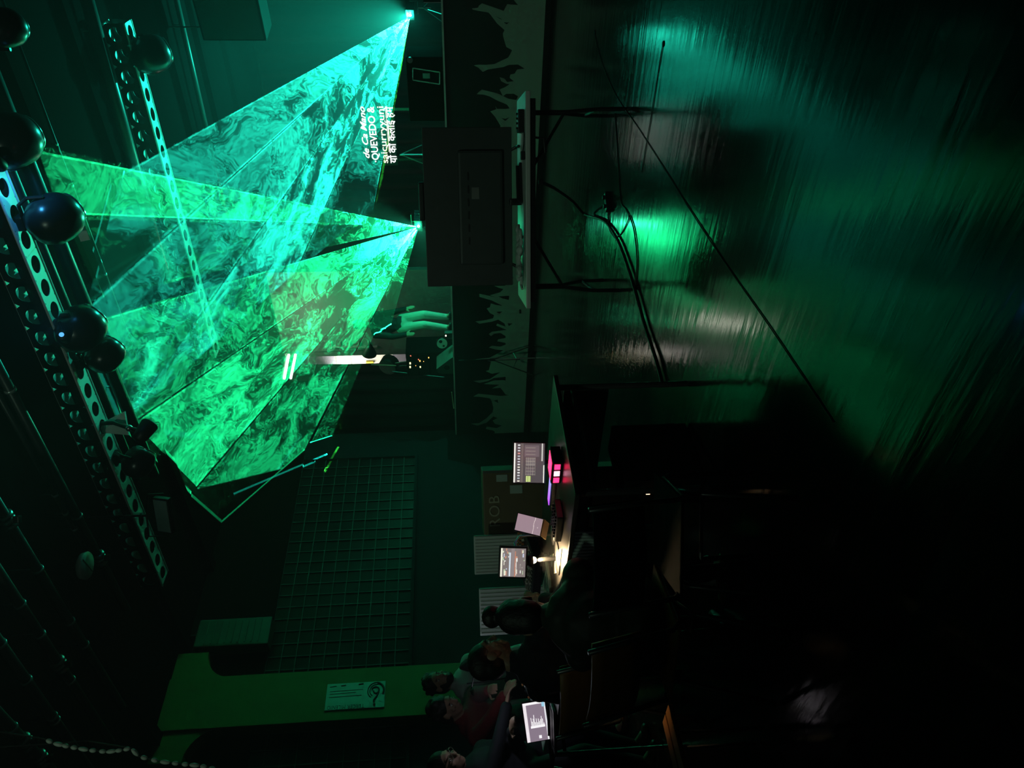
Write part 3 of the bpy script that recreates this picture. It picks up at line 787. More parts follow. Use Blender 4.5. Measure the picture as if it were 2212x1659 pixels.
b = B(); b.tube((s_of(q) - mid + .22, -0.25, h - .06), (s_of(q) - mid + .22, -0.28, h - .06), 0.04); b.done('knob', STEEL, bd)
# rack with amber lights, wedge monitor, small drum, floor lamps
t, bd, sl, sr, h = cabinet('amp_rack', (880, 812), (930, 762), 10.9, 0.5, 'black amplifier rack dotted with amber and yellow lights by the lit doorway', 'rack')
mid = (sl + sr) / 2
AMB, YLW, REDL = glowmat('amber_led', (1, 0.45, 0.1), 3), glowmat('yellow_led', (1, 0.95, 0.35), 3), glowmat('red_led', (1, 0.15, 0.08), 3)
for x, y, m, w_, h_ in ((886, 785, YLW, .05, .025), (886, 793, YLW, .05, .025), (907, 780, AMB, .04, .02), (908, 793, YLW, .04, .02), (904, 777, REDL, .02, .015), (898, 790, AMB, .015, .012), (915, 781, AMB, .015, .012), (926, 773, AMB, .025, .018), (887, 769, REDL, .02, .018)):
    q = pa(x, y, 10.89)
    b = B(); b.box((s_of(q) - mid, -0.254, q.z - STAGE_Z), (w_, 0.008, h_)); b.done('indicator', m, bd)
for k in range(4):
    b = B(); b.box((0, -0.252, h * (0.15 + 0.24 * k)), ((sr - sl) * .92, 0.008, h * 0.2)); b.done('module', BLACKMETAL, bd)
# wedge monitor
q0, q1 = pa(944, 800, 10.0), pa(972, 764, 10.0)
t = thing('wedge_monitor', 'grey wedge shaped stage monitor with a round handle hole at the stage edge', 'loudspeaker', W(10.05, (s_of(q0) + s_of(q1)) / 2, STAGE_Z + 0.004), ROOMROT)
w_ = abs(s_of(q1) - s_of(q0)); h_ = q0.z - STAGE_Z
prof = [(-w_ / 2, 0), (w_ / 2, 0), (w_ / 2 - .02, .03), (-w_ * .2, h_), (-w_ * .42, h_ * .95), (-w_ / 2, h_ * .7)]
b = B(); b.poly([V((x, -0.15, z)) for x, z in prof], V((0, 0.35, 0))); bd = b.done('cabinet', mat('grey_monitor', (0.07, 0.08, 0.075), 0.5), t)
b = B(); b.tube((-w_ * .12, -.153, h_ * .38), (-w_ * .12, -.148, h_ * .38), 0.05, n=18); b.done('handle_hole', mat('hole_black', (0.003, 0.003, 0.003), 0.9), bd)
# small drum head
c = pa(955, 742, 10.5)
t = thing('drum', 'small drum lying on its side with a white two tone head on stage', 'drum', W(10.5, s_of(c), STAGE_Z), ROOMROT + 0.25)
hz_ = max(0.10, c.z - STAGE_Z)
b = B(); m = Matrix.Translation((0, 0, hz_)) @ Matrix.Rotation(PI / 2, 4, 'X'); b.lathe([(0.098, -0.12), (0.1, -0.12), (0.1, .0), (0.098, 0.0)], 28, m); sh = b.done('shell', BLACK, t, True)
b = B(); b.lathe([(0.001, 0.001), (0.094, 0.001), (0.094, 0.006), (0.001, 0.006)], 28, m); b.done('head', mat('white_drum_head', (0.85, 0.88, 0.85), 0.4, emit=(0.8, 1, 0.9), strength=0.0), sh)
for sx, rr_ in ((0.04, 0.03), (-0.045, 0.02)):
    b = B(); b.lathe([(0.001, 0.007), (rr_, 0.007), (rr_, 0.009), (0.001, 0.009)], 18, m @ Matrix.Translation((sx, sx * .6, 0))); b.done('print', BLACK, sh)
b = B(); b.box((0, 0.06, (hz_ - 0.1) / 2 + .002), (0.16, 0.1, max(.01, hz_ - 0.095))); b.done('foot', BLACKMETAL, t)
# small white light at the stage edge
c = pa(963, 725, 10.2)
t = thing('indicator_box', 'small black stage box with one bright warm lamp', 'stage box', W(10.2, s_of(c), STAGE_Z), ROOMROT)
hh = max(.05, c.z - STAGE_Z)
b = B(); b.box((0, 0.04, hh / 2 + .01), (0.1, 0.08, hh + .02), bev=.006); b.done('case', BLACK, t)
b = B(); b.ball((0, -.004, hh), 0.013); b.done('bulb', glowmat('warm_bulb', (1, .85, .6), 6), t)
# pale stick on the stage edge
a_, b__ = pa(969, 848, 9.85), pa(972, 882, 9.85)
t = thing('drumstick', 'pale wooden stick lying along the stage edge', 'stick', W(9.85, s_of(b__), STAGE_Z + .016), ROOMROT)
b = B(); b.tube((0, 0, 0.0), (abs(s_of(a_) - s_of(b__)), 0, 0.03), 0.012, 0.008); b.done('shaft', mat('pale_stick', (0.8, 0.72, 0.5), .5), t)
b = B(); b.ball((abs(s_of(a_) - s_of(b__)), 0, .03), (.016, .011, .011)); b.done('tip', mat('pale_stick', (0.8, 0.72, 0.5), .5), t)
# kettle drum and hanging horn against the doorway
c = pa(836, 784, 12.5)
t = thing('floor_tom', 'dark round drum on stand seen against the bright doorway', 'drum', W(12.5, s_of(c) - .12, STAGE_Z), ROOMROT)
hh = c.z - STAGE_Z
b = B(); m = Matrix.Translation((0, 0, hh)) @ Matrix.Rotation(1.25, 4, 'X'); b.lathe([(0.19, -0.2), (0.2, -0.2), (0.2, .0), (0.19, 0.01)], 28, m); b.done('shell', BLACK, t, True)
b = B(); b.lathe([(0.001, .011), (.19, .011), (.19, .014), (.001, .014)], 28, m); b.done('head', mat('grey_drum_head', (.2, .2, .19), .5), t)
for k in range(3):
    an = 2 * PI * k / 3
    b = B(); b.tube((.1 * math.cos(an), .1 * math.sin(an), hh - .1), (.3 * math.cos(an), .3 * math.sin(an), 0.006), .01); b.done('leg', STEEL, t)
b = B(); b.tube((.12, -.1, hh - .2), (.2, -.14, hh + .32), .012); b.done('beater', mat('pale_stick', (0.8, 0.72, 0.5), .5), t)
c = pa(798, 757, 12.6)
t = thing('hanging_horn', 'dark cone shaped horn hanging over the drum by the doorway', 'horn', (c.x, c.y, CEIL), ROOMROT)
dz = c.z - CEIL
b = B(); b.lathe([(0.02, -.16), (.05, -.14), (.15, .06), (.16, .1), (.15, .11), (.05, .13), (.001, .14)], 22, Matrix.Translation((0, 0, dz)) @ Matrix.Rotation(-PI / 2.2, 4, 'Y')); b.done('cone', BLACK, t, True)
b = B(); b.tube((0, 0, dz + .1), (0, 0, 0), .008); b.done('cable', RUBBER, t)

# ================================================================ TABLE BEFORE THE STAGE
TZ = 0.735
tc_, tr_ = V((1.415, 5.76, 0)), math.atan2(5.21 - 5.62, 2.06 - 0.57)
TW, TD = 1.56, 0.70
t = thing('folding_table', 'white topped folding table with black legs standing before the stage', 'table', tc_, tr_)
b = B(); b.box((0, 0, TZ - 0.018), (TW, TD, 0.036), bev=0.008); b.done('table_top', mat('white_table_top', (0.62, 0.65, 0.62), 0.4, var=.08), t)
b = B(); b.box((0, -TD / 2 + .03, TZ - 0.055), (TW - .1, 0.02, 0.04)); b.box((0, TD / 2 - .03, TZ - 0.055), (TW - .1, 0.02, 0.04)); b.done('apron_rail', BLACKMETAL, t)['kind'] = 'stuff'
for sx in (-1, 1):
    for sy in (-1, 1):
        x = sx * (TW / 2 - .12)
        b = B(); b.path([V((x, sy * .05, TZ - .05)), V((x, sy * .06, TZ - .34)), V((x, sy * .28, 0.2)), V((x, sy * .30, 0.012))], 0.014)
        b.ball((x, sy * .30, .012), .017, 1); b.done('leg', BLACKMETAL, t)
    b = B(); b.tube((sx * (TW / 2 - .12), 0, TZ - .33), (sx * .18, 0, TZ - .04), 0.012); b.done('brace', BLACKMETAL, t)
    b = B(); b.tube((sx * (TW / 2 - .12), -.25, .2), (sx * (TW / 2 - .12), .25, .2), 0.010); b.done('cross_bar', BLACKMETAL, t)
b = B(); b.path([V((.32, -.28, TZ - .04)), V((.32, -.28, TZ - .12)), V((.36, -.28, TZ - .15)), V((.46, -.28, TZ - .14)), V((.47, -.28, TZ - .04))], .009); b.done('carry_handle', BLACK, t)
TM = Matrix.Translation(tc_) @ Matrix.Rotation(tr_, 4, 'Z'); TI = TM.inverted()
def on_table(x, y): return TI @ pz(x, y, TZ)
# big television standing on the table, its back to the hall
xl, xr = (TI @ pd(1100, 612, 6.2)).x, (TI @ pd(1100, 276, 5.85)).x
tvw = xr - xl; tvh = 0.70
t = thing('television', 'large dark flat television standing on the white folding table', 'television', TM @ V(((xl + xr) / 2, 0.18, TZ)), tr_)
TVM = mat('tv_black', (0.045, 0.055, 0.053), 0.5)
b = B(); b.box((0, 0.0, 0.06 + tvh / 2), (tvw, 0.035, tvh), bev=0.006); pn = b.done('panel', TVM, t)
b = B(); b.box((0, 0.022, 0.06 + tvh / 2), (tvw - .03, 0.006, tvh - .03)); b.done('display', mat('tv_glass', (.005, .005, .006), .1, bump=0), pn)
b = B(); b.box((0, -0.035, 0.06 + tvh * .36), (tvw * .72, 0.05, tvh * .5), bev=0.02); rb = b.done('rear_housing', TVM, t)
for k in range(6):
    b = B(); b.box((-.25 + k * .1, -0.062, 0.06 + tvh * .5), (.06, .006, .012)); b.done('vent', BLACK, rb)
b = B(); b.box((.12, -0.0625, .06 + tvh * .42), (.09, .004, .06)); b.done('rating_label', mat('dim_grey_label', (.2, .2, .19), .6), rb)
b = B(); b.box((.06, 0.0, 0.06 + tvh + .02), (0.30, 0.05, 0.045), bev=.012); b.done('camera_bar', BLACK, t)
for sx in (-1, 1):
    b = B(); b.path([V((sx * tvw * .36, 0, .07)), V((sx * tvw * .38, -.02, .024)), V((sx * tvw * .38, -.13, .014))], .012); b.path([V((sx * tvw * .36, 0, .07)), V((sx * tvw * .38, .03, .02)), V((sx * tvw * .38, .13, .014))], .012); b.done('foot', BLACK, t)
# things on the table
def table_box(name, px, dims, label, cat, m, rz=0.0):
    p = on_table(*px)
    t = thing(name, label, cat, TM @ V((p.x, p.y, TZ)), tr_ + rz)
    b = B(); b.box((0, 0, dims[2] / 2 + .001), dims, bev=min(dims) * .15); b.done('case', m, t)
    return t
t = table_box('control_box', (1131, 262), (.16, .12, .045), 'low black control box near the end of the white table', 'box', BLACK)
for k in range(4):
    b = B(); b.tube((-.05 + k * .033, -.03, .045), (-.05 + k * .033, -.03, .058), .008); b.done('knob', BLACKMETAL, t)
t = table_box('power_adapter', (1134, 336), (.06, .05, .03), 'small black power adapter at the edge of the white table', 'adapter', BLACK)
b = B(); b.path([V((.03, 0, .015)), V((.08, .02, .006)), V((.14, .0, .005)), V((.2, .03, .005))], .004); b.done('cord', RUBBER, t)
t = table_box('tablet_stand', (1128, 395), (.30, .05, .02), 'long dark folded stand lying on the white table', 'stand', BLACK, .25)
b = B(); b.box((0, 0, .03), (.26, .012, .03), Euler((.3, 0, 0))); b.done('lip', BLACKMETAL, t)
t = table_box('speaker_block', (1126, 436), (.05, .08, .09), 'small upright black block in the middle of the white table', 'box', BLACK)
b = B(); b.tube((0, -.041, .05), (0, -.044, .05), .018); b.done('speaker_cone', BLACKMETAL, t)
p = on_table(1132, 540)
t = thing('plastic_bag', 'crumpled translucent pale bag spread along the white table', 'bag', TM @ V((p.x, p.y + .02, TZ)), tr_)
b = B()
for k in range(16): b.ball((random.uniform(-.2, .2), random.uniform(-.07, .07), random.uniform(.016, .035)), (random.uniform(.03, .07), random.uniform(.02, .045), random.uniform(.012, .026)), 2, Euler((random.random(), 0, random.random() * 3)).to_matrix())
o = blob('film', b, .010, mat('pale_bag_film', (.6, .66, .62), .35, bump=.5, scale=25), t, 1)
dz = -min(v.co.z for v in o.data.vertices); o.location.z = dz + .001
b = B(); b.path([V((-.2, 0, .02)), V((-.27, .03, .02)), V((-.30, -.02, .015))], .011); b.done('handle', MATS['pale_bag_film'], t)

# cables on the floor
def cable(px, r, label, zs=None, extra=None, name='floor_cable'):
    pts = [pz(x, y, 0.001 + r) for x, y in px] if zs is None else [pz(x, y, z) for (x, y), z in zip(px, zs)]
    # smooth
    out = []
    for i in range(len(pts) - 1):
        p0, p1, p2, p3 = pts[max(i - 1, 0)], pts[i], pts[i + 1], pts[min(i + 2, len(pts) - 1)]
        for k in range(5):
            u = k / 5
            out.append(0.5 * ((2 * p1) + (p2 - p0) * u + (2 * p0 - 5 * p1 + 4 * p2 - p3) * u * u + (3 * p1 - p0 - 3 * p2 + p3) * u ** 3))
    out.append(pts[-1])
    t = thing(name, label, 'cable', out[-1])
    b = B(); b.path([q - out[-1] for q in out], r, 6); b.done('cord', RUBBER, t)
    b = B(); b.box(out[0] - out[-1], (.03, .03, r * 2.4), bev=.003); b.done('connector', BLACK, t)
    return t
cable([(1168, 393), (1200, 408), (1238, 436), (1262, 462), (1305, 478), (1332, 515), (1352, 565), (1372, 628), (1392, 700), (1418, 780), (1432, 835)], .012, 'black cable bundle running from the white table towards the control desk', [.72, .50, .25, .06, .02, .02, .02, .02, .02, .02, .02])
cable([(1330, 515), (1345, 500), (1358, 470), (1352, 452), (1340, 430), (1334, 330), (1328, 245)], .004, 'thin black cable lying from the bundle towards the far table leg')
cable([(1316, 440), (1314, 470), (1318, 498), (1334, 520)], .007, 'short black cable with a plug lying behind the bundle')
cable([(1372, 622), (1376, 560), (1370, 500), (1360, 466)], .005, 'looped thin black cable in the green floor reflection')
cable([(1284, 70), (1298, 130), (1330, 205), (1378, 275), (1440, 372), (1482, 440), (1562, 562), (1662, 705), (1800, 912)], .0025, 'very long thin black cable stretched straight across the open floor')
cable([(1432, 95), (1424, 140), (1408, 240), (1398, 300), (1386, 372)], .0025, 'fine black cable crossing the teal floor reflection')
# plug block on the floor
p = pz(1318, 436, 0)
t = thing('plug_strip', 'small black power strip lying on the floor behind the white table', 'power strip', p, .3)
b = B(); b.box((0, 0, .022), (.16, .06, .04), bev=.006); bd = b.done('body', BLACK, t)
for k in (-1, 1):
    b = B(); b.tube((k * .04, 0, .041), (k * .04, 0, .06), .018); b.done('plug', BLACK, bd)
# tripod before the painted crowd
fc = (pz(1155, 745, 0) + pz(1155, 772, 0) + pz(1155, 810, 0)) / 3
fc = V((.40, 11.95, 0))
t = thing('tripod_stand', 'empty steel tripod stand on the floor before the painted crowd', 'stand', fc)
for px in ((1152, 746), (1156, 773), (1154, 811)):
    f = pz(*px, 0.008) - fc; f.z = .008
    b = B(); b.tube((0, 0, .70), f, .009); lg = b.done('leg', STEEL, t)
    b = B(); b.tube((0, 0, .3), f * .5 + V((0, 0, .35)), .006); b.done('brace', STEEL, lg)
b = B(); b.tube((0, 0, .25), (0, 0, 1.24), .013); b.done('pole', BLACKMETAL, t)
b = B(); b.tube((0, 0, .66), (0, 0, .74), .022); b.done('collar', BLACK, t)

# ================================================================ CONTROL DESK
DZ = 0.75
DESKM = mat('dark_desk_top', (0.03, 0.028, 0.027), 0.35, var=.3, scale=5, stretch=(1, 8, 1))
def desk(label, a0, a1, s0, s1):
    t = thing('control_desk', label, 'desk', W((a0 + a1) / 2, (s0 + s1) / 2, 0), ROOMROT)
    w, d = abs(s1 - s0), a1 - a0
    b = B(); b.box((0, 0, DZ - .0125), (w, d, .025), bev=.006); b.done('desk_top', DESKM, t)
    for sx in (-1, 1):
        for sy in (-1, 1):
            b = B(); b.tube((sx * (w / 2 - .05), sy * (d / 2 - .05), DZ - .025), (sx * (w / 2 - .05), sy * (d / 2 - .05), .004), .016); b.done('leg', TUBE, t)
        b = B(); b.path([V((sx * (w / 2 - .05), -d / 2 + .05, DZ - .1)), V((sx * (w / 2 - .05), 0, DZ - .1)), V((sx * (w / 2 - .05), d / 2 - .05, DZ - .1))], .012); b.done('side_rail', TUBE, t)
    b = B(); b.box((0, d / 2 - .06, DZ - .18), (w - .14, .012, .25)); b.done('modesty_panel', BLACK, t)
    return t
desk('long dark control desk carrying the lamp and three small screens', 2.22, 3.08, -2.62, -3.98)
desk('dark control desk carrying the laptop at the far side of the seated people', 1.98, 2.78, -4.02, -5.02)
def screen_panel(name, tl, tr, br, bl, D, label, cat, bezel, content, dD=(0, 0), stand=None, thick=.018, base_at=None):
    """a flat display whose corners are seen at the given pixels (world top-left, top-right, bottom-right, bottom-left)"""
    P = [pd(*tl, D + dD[0]), pd(*tr, D + dD[1]), pd(*br, D + dD[1]), pd(*bl, D + dD[0])]
    c = sum(P, V()) / 4
    r = ((P[1] + P[2]) - (P[0] + P[3])).normalized()
    u = ((P[0] + P[1]) - (P[3] + P[2])); u = (u - r * u.dot(r)).normalized()
    n = r.cross(u)                              # towards the viewer is -y: keep n pointing to the camera
    w = ((P[1] + P[2]) - (P[0] + P[3])).length / 2; h = ((P[0] + P[1]) - (P[3] + P[2])).length / 2
    R = Matrix((r, u, n)).transposed()
    t = thing(name, label, cat, (c.x, c.y, DZ))
    M4 = Matrix.Translation(c - V((c.x, c.y, DZ))) @ R.to_4x4()
    b = B(); b.box(M4 @ V((0, 0, -thick / 2 - .002)), (w + 2 * bezel, h + 2 * bezel, thick), R, bev=.004); bz = b.done('bezel', BLACK, t)
    ms, idx = [], {}
    bm = bmesh.new()
    for (x0, y0, x1, y1, col, st) in content:
        key = (col, st)
        if key not in idx: idx[key] = len(ms); ms.append(glowmat('ui_%02x%02x%02x_%d' % (*[int(q * 255) for q in col], int(st * 100)), col, st))
        z = .0006 * (1 + len(bm.faces) * .05)
        f = bm.faces.new([bm.verts.new(M4 @ V(((x - .5) * w, (y - .5) * h, z))) for x, y in ((x0, y0), (x1, y0), (x1, y1), (x0, y1))])
        f.material_index = idx[key]
    q = B(); q.bm.free(); q.bm = bm
    q.done('display', ms, bz, norm=False)
    if stand:
        bt = M4 @ V((0, -h / 2, -.02))
        b = B(); b.tube(bt + V((0, .03, .03)), V((bt.x, bt.y + .05, .01)), .012); b.done('neck', BLACK, t)
        b = B(); b.lathe([(.09, .002), (.09, .008), (.02, .016)], 24, Matrix.Translation((bt.x, bt.y + .05, 0))); b.done('base', BLACK, t)
    return t, c, M4, w, h
W1, DK = (1, .98, .9), (.10, .085, .09)
c1 = [(0, 0, 1, 1, DK, .9)]
c1 += [(0, .955, 1, 1, (1, 1, .92), .95), (0, .93, 1, .945, (.35, .3, .28), .7)]
for k in range(14): c1.append((.02 + k * .07, .80, .055 + k * .07, .88, random.choice([(1, 1, 1), (.8, .8, .85), (.9, .4, .35), (.6, .65, .7), (1, .95, .8)]), .8))
for k in range(6): c1.append((0, .70 + k * .013, 1, .704 + k * .013, (.6, .5, .42), .5))
c1 += [(0.02, .44, .17, .60, (.55, .7, .2), .8), (.02, .48, .17, .5, (.9, 1, .5), .9), (.02, .56, .17, .58, (.9, 1, .5), .9), (.2, .33, .38, .62, (.16, .13, .14), .9), (.42, .3, .62, .6, (.2, .18, .18), .9), (.66, .18, .95, .66, (.17, .14, .15), .9)]
for k in range(9): c1.append((.2 + .085 * k, .3, .207 + .085 * k, .62, (.75, .68, .55), .6))
for k in range(5): c1.append((.18, .30 + k * .075, .64, .306 + k * .075, (.8, .75, .6), .55))
c1 += [(0, .0, .45, .035, (1, 1, .9), .95), (.55, .06, 1, .1, (.9, .88, .8), .8)]
screen_panel('monitor', (1109, 1042), (1111, 957), (1177, 958), (1175, 1043), 4.15, 'small monitor full of dark editing panels next to the red glowing device', 'monitor', .008, c1, (0, 0), True)
c2 = [(0, 0, 1, 1, (.34, .24, .28), 1.0), (0, .0, 1, .02, (.5, .36, .3), 1), (0, .30, .5, .315, (.85, .72, .7), 1), (.45, .315, .8, .33, (.85, .72, .7), 1), (.8, .29, 1, .305, (.9, .8, .75), 1), (.4, .14, .46, .17, (.7, .6, .6), 1)]
t2, _, M4, w, h = screen_panel('tablet', (1112, 1148), (1118, 1113), (1175, 1118), (1166, 1154), 4.1, 'tilted tablet glowing plain mauve on the control desk', 'tablet', .006, c2, (0, .04), None, .012)
b = B(); b.box(M4 @ V((0, -h / 2 - .02, -.02)), (w, .07, .008), M4.to_3x3() @ Matrix.Rotation(1.0, 3, 'X')); b.done('prop', mat('tan_case', (.3, .18, .08), .6), t2)
bt = M4 @ V((0, -h * .3, -.015)); b = B(); b.tube(bt, V((bt.x, bt.y + .10, .004)), .006); b.done('kickstand', BLACK, t2)
c3 = [(0, 0, 1, 1, (.25, .21, .2), .9)]
for k in range(46):
    x, y = random.random() * .92, random.random() * .9
    c3.append((x, y, x + random.uniform(.02, .16), y + random.uniform(.015, .07), random.choice([(1, .98, .8), (.9, .95, .75), (.6, .75, .5), (.75, .8, 1), (.7, .35, .25), (1, 1, .95), (.4, .5, .35)]), .85))
c3 += [(0, .93, 1, 1, (1, .97, .8), .9), (.02, .60, .85, .66, (.75, .85, .95), .9), (0.02, .45, 1, .58, (.32, .27, .27), .9), (.0, .40, .9, .44, (.7, .3, .2), .8), (.05, .36, .6, .385, (1, .9, .85), .9), (.0, .22, 1, .30, (.25, .2, .2), .9)]
screen_panel('monitor', (1080, 1242), (1083, 1181), (1136, 1188), (1134, 1250), 4.0, 'small monitor crowded with bright windows beside the desk lamp', 'monitor', .010, c3, (0, 0), True)
c4 = [(0, 0, 1, 1, (.27, .21, .27), .95), (0, .86, 1, 1, (.95, .88, .92), .95), (0, 0, 1, .07, (.85, .85, .9), .95), (.94, .05, 1, 1, (1, .98, 1), 1), (.85, .03, 1, .16, (.4, .75, .95), .9), (.02, .02, .2, .07, (1, 1, 1), 1), (.06, .33, .14, .45, (1, .97, 1), 1)]
hts = [.10, .36, .52, .34, .24, .40, .18, .42, .2, .66, .44, .26, .5]
for k, q in enumerate(hts): c4.append((.36, .14 + k * .046, .40 + q * .42, .17 + k * .046, (1, .97, 1), 1))
c4 += [(.34, .12, .40, .76, (1, .97, 1), 1)]
tl_, _, M4, w, h = screen_panel('laptop', (1140, 1606), (1128, 1522), (1176, 1511), (1187, 1595), 4.55, 'open laptop showing white vertical bars on a mauve screen', 'laptop', .007, c4, (0, 0), None, .010)
bt = M4 @ V((0, -h / 2 - .008, 0)); rz_ = math.atan2((M4.to_3x3() @ V((1, 0, 0))).y, (M4.to_3x3() @ V((1, 0, 0))).x)
b = B(); b.box(V((bt.x, bt.y - .10, .012)), (w + .02, .2, .016), Euler((0, 0, rz_)), bev=.004); kb = b.done('keyboard_deck', mat('grey_laptop', (.12, .12, .14), .4), tl_)
for i in range(4):
    b = B(); b.box(V((bt.x, bt.y - .05 - i * .025, .0215)), (w * .85, .018, .003), Euler((0, 0, rz_))); b.done('key_row', BLACK, kb)
b = B(); b.tube(bt - V((.1, 0, 0)), bt + V((.1, 0, 0)), .007); b.done('hinge', BLACK, tl_)

def on_desk(x, y, z=DZ): return pz(x, y, z)
# red glowing device and lit keyboard
p = on_desk(1212, 1004)
t = thing('light_controller', 'device glowing bright red at the end of the control desk', 'device', V((p.x, p.y, DZ)), ROOMROT)
b = B(); b.box((0, 0, .03), (.16, .12, .055), bev=.006); bd = b.done('case', BLACK, t)
RG = glowmat('red_glow', (1, .02, .10), 4.0); PKG = glowmat('pink_glow', (1, .35, .5), 3.0)
for k in range(3):
    b = B(); b.box((-.05 + k * .05, -.061, .03), (.035, .004, .03)); b.done('light_window', PKG if k == 1 else RG, bd)
b = B(); b.box((0, 0, .0585), (.13, .09, .003)); b.done('light_panel', RG, bd)
lamp('POINT', 'red_device_light', V((p.x, p.y, DZ + .14)), .12, (1, .02, .1), .03)
p = on_desk(1198, 1050)
t = thing('lit_keyboard', 'slim keyboard with a blue to violet light strip beside the first monitor', 'keyboard', V((p.x, p.y, DZ)), ROOMROT)
b = B(); b.box((0, 0, .012), (.30, .11, .02), bev=.004); kb = b.done('body', BLACK, t)
for k in range(8):
    u = k / 7
    b = B(); b.box((.14 - k * .04, .02, .024), (.037, .05, .004)); b.done('key_block', glowmat('rgb_%d' % k, (.25 + .25 * u, .55 - .45 * u, 1.0), 1.3), kb)
# mixing console with faders, papers and the lamp
p = on_desk(1172, 1225)
t = thing('lighting_console', 'sloping dark lighting console with rows of small amber knobs', 'console', V((p.x, p.y, DZ)), ROOMROT)
tilt = Euler((.22, 0, 0))
b = B(); b.box((0, .06, .082), (.52, .34, .06), tilt, bev=.008); bd = b.done('body', BLACK, t)
KN = mat('amber_knob', (.55, .2, .07), .4); KW = mat('pale_knob', (.7, .65, .55), .4)
Rt = tilt.to_matrix()
for i in range(12):
    for j in range(3):
        q = V((0, .06, .082)) + Rt @ V((-.22 + i * .04, .13 - j * .045, .034))
        b = B(); b.tube(q, q + Rt @ V((0, 0, .014)), .009, .007, 8); b.done('knob', KN if (i + j) % 4 else KW, bd)
    q = V((0, .06, .082)) + Rt @ V((-.22 + i * .04, -.09, .033))
    b = B(); b.box(q, (.006, .11, .003), Rt); b.box(q + Rt @ V((0, random.uniform(-.04, .04), .006)), (.014, .022, .012), Rt); b.done('fader', KW, bd)
PAPER = mat('cream_paper', (.8, .76, .6), .7, var=.04, bump=.02)
def sheet(px, label, z=DZ + .0005, lift=0.004):
    P = [pz(x, y, z + lift) for x, y in px]; c = sum(P, V()) / len(P)
    t = thing('paper_sheet', label, 'paper', V((c.x, c.y, z)))
    b = B(); b.poly([q - V((c.x, c.y, z)) for q in P], V((0, 0, -lift + .0005))); o = b.done('sheet', PAPER, t)
    ls = B()
    for k in range(5):
        a_ = P[0].lerp(P[3], .15 + k * .15); b_ = P[1].lerp(P[2], .15 + k * .15)
        d = (b_ - a_)
        ls.quad(*[q - V((c.x, c.y, z)) + V((0, 0, .0006)) for q in (a_ + d * .1, a_ + d * .9, a_ + d * .9 + (P[3] - P[0]) * .02, a_ + d * .1 + (P[3] - P[0]) * .02)])
    ls.done('ruled_lines', mat('grey_ink', (.25, .22, .2), .7), o)['kind'] = 'stuff'
sheet([(1200, 1188), (1213, 1186), (1208, 1234), (1196, 1240)], 'cream lamplit paper sheet at the very edge of the control desk')
sheet([(1186, 1200), (1195, 1196), (1190, 1236), (1186, 1230)], 'narrow lamplit paper tucked between the console and the edge sheet', DZ + .0005)
t = thing('open_notebook', 'open notebook with bright cream pages under the desk lamp', 'notebook', on_desk(1190, 1258), ROOMROT + .1)
for sx in (-1, 1):
    b = B(); b.box((sx * .075, 0, .020), (.14, .2, .016), Euler((0, sx * -.10, 0)), bev=.003); pg = b.done('page_block', PAPER, t)
    for k in range(6):
        b = B(); b.box((sx * .075, -.07 + k * .028, .0295), (.11, .003, .001), Euler((0, sx * -.10, 0))); b.done('text_rule', MATS['grey_ink'], pg)
b = B(); b.box((0, 0, .003), (.3, .21, .004)); b.done('cover', BLACK, t)
# desk lamp
lp = pd(1151, 1210, 4.05)
base = on_desk(1150, 1150)
base = V((lp.x + .10, lp.y + .17, DZ))
t = thing('desk_lamp', 'small gooseneck lamp with a bright warm bulb over the console', 'lamp', base)
l_ = lp - base
b = B(); b.lathe([(.06, 0.001), (.06, .012), (.02, .02)], 22); b.done('base', BLACK, t, True)
b = B(); b.path([V((0, 0, .01)), V((0, 0, .20)), V((l_.x * .3, l_.y * .3, l_.z + .09)), V((l_.x * .8, l_.y * .8, l_.z + .07)), l_ + V((0, 0, .035))], .006); b.done('gooseneck', STEEL, t, True)
b = B(); b.lathe([(.012, .05), (.03, .035), (.042, .0), (.038, .0), (.026, .03), (.01, .045)], 22, Matrix.Translation(l_)); b.done('shade', BLACK, t, True)
b = B(); b.ball(l_ + V((0, 0, -.004)), .018); b.done('bulb', glowmat('warm_lamp_bulb', (1, .78, .42), 30), t, True)
lamp('SPOT', 'desk_lamp_light', lp + V((0, 0, -.025)), 80, (1, .72, .38), .02, lp + V((.02, -.12, -1)), math.radians(150), .5)
# green indicator and small bits
p = on_desk(1163, 1160)
t = thing('wireless_hub', 'tiny black hub with a green light near the mauve tablet', 'hub', p, .4)
b = B(); b.box((0, 0, .03), (.05, .05, .06), bev=.006); bd = b.done('case', BLACK, t)
b = B(); b.tube((0, -.026, .05), (0, -.028, .05), .009); b.done('indicator', glowmat('green_led', (.1, 1, .25), 2), bd)
b = B(); b.tube((.015, .01, .06), (.015, .01, .11), .003); b.done('aerial', BLACK, t)
p = on_desk(1213, 1124)
t = thing('audio_mixer', 'flat dark audio mixer lying along the edge of the control desk', 'mixer', p, ROOMROT)
b = B(); b.box((0, 0, .02), (.20, .13, .035), bev=.006); bd = b.done('body', BLACK, t)
for i in range(7):
    for j in range(3):
        b = B(); b.tube((-.08 + i * .026, -.04 + j * .04, .037), (-.08 + i * .026, -.04 + j * .04, .048), .007, n=8); b.done('knob', BLACKMETAL, bd)
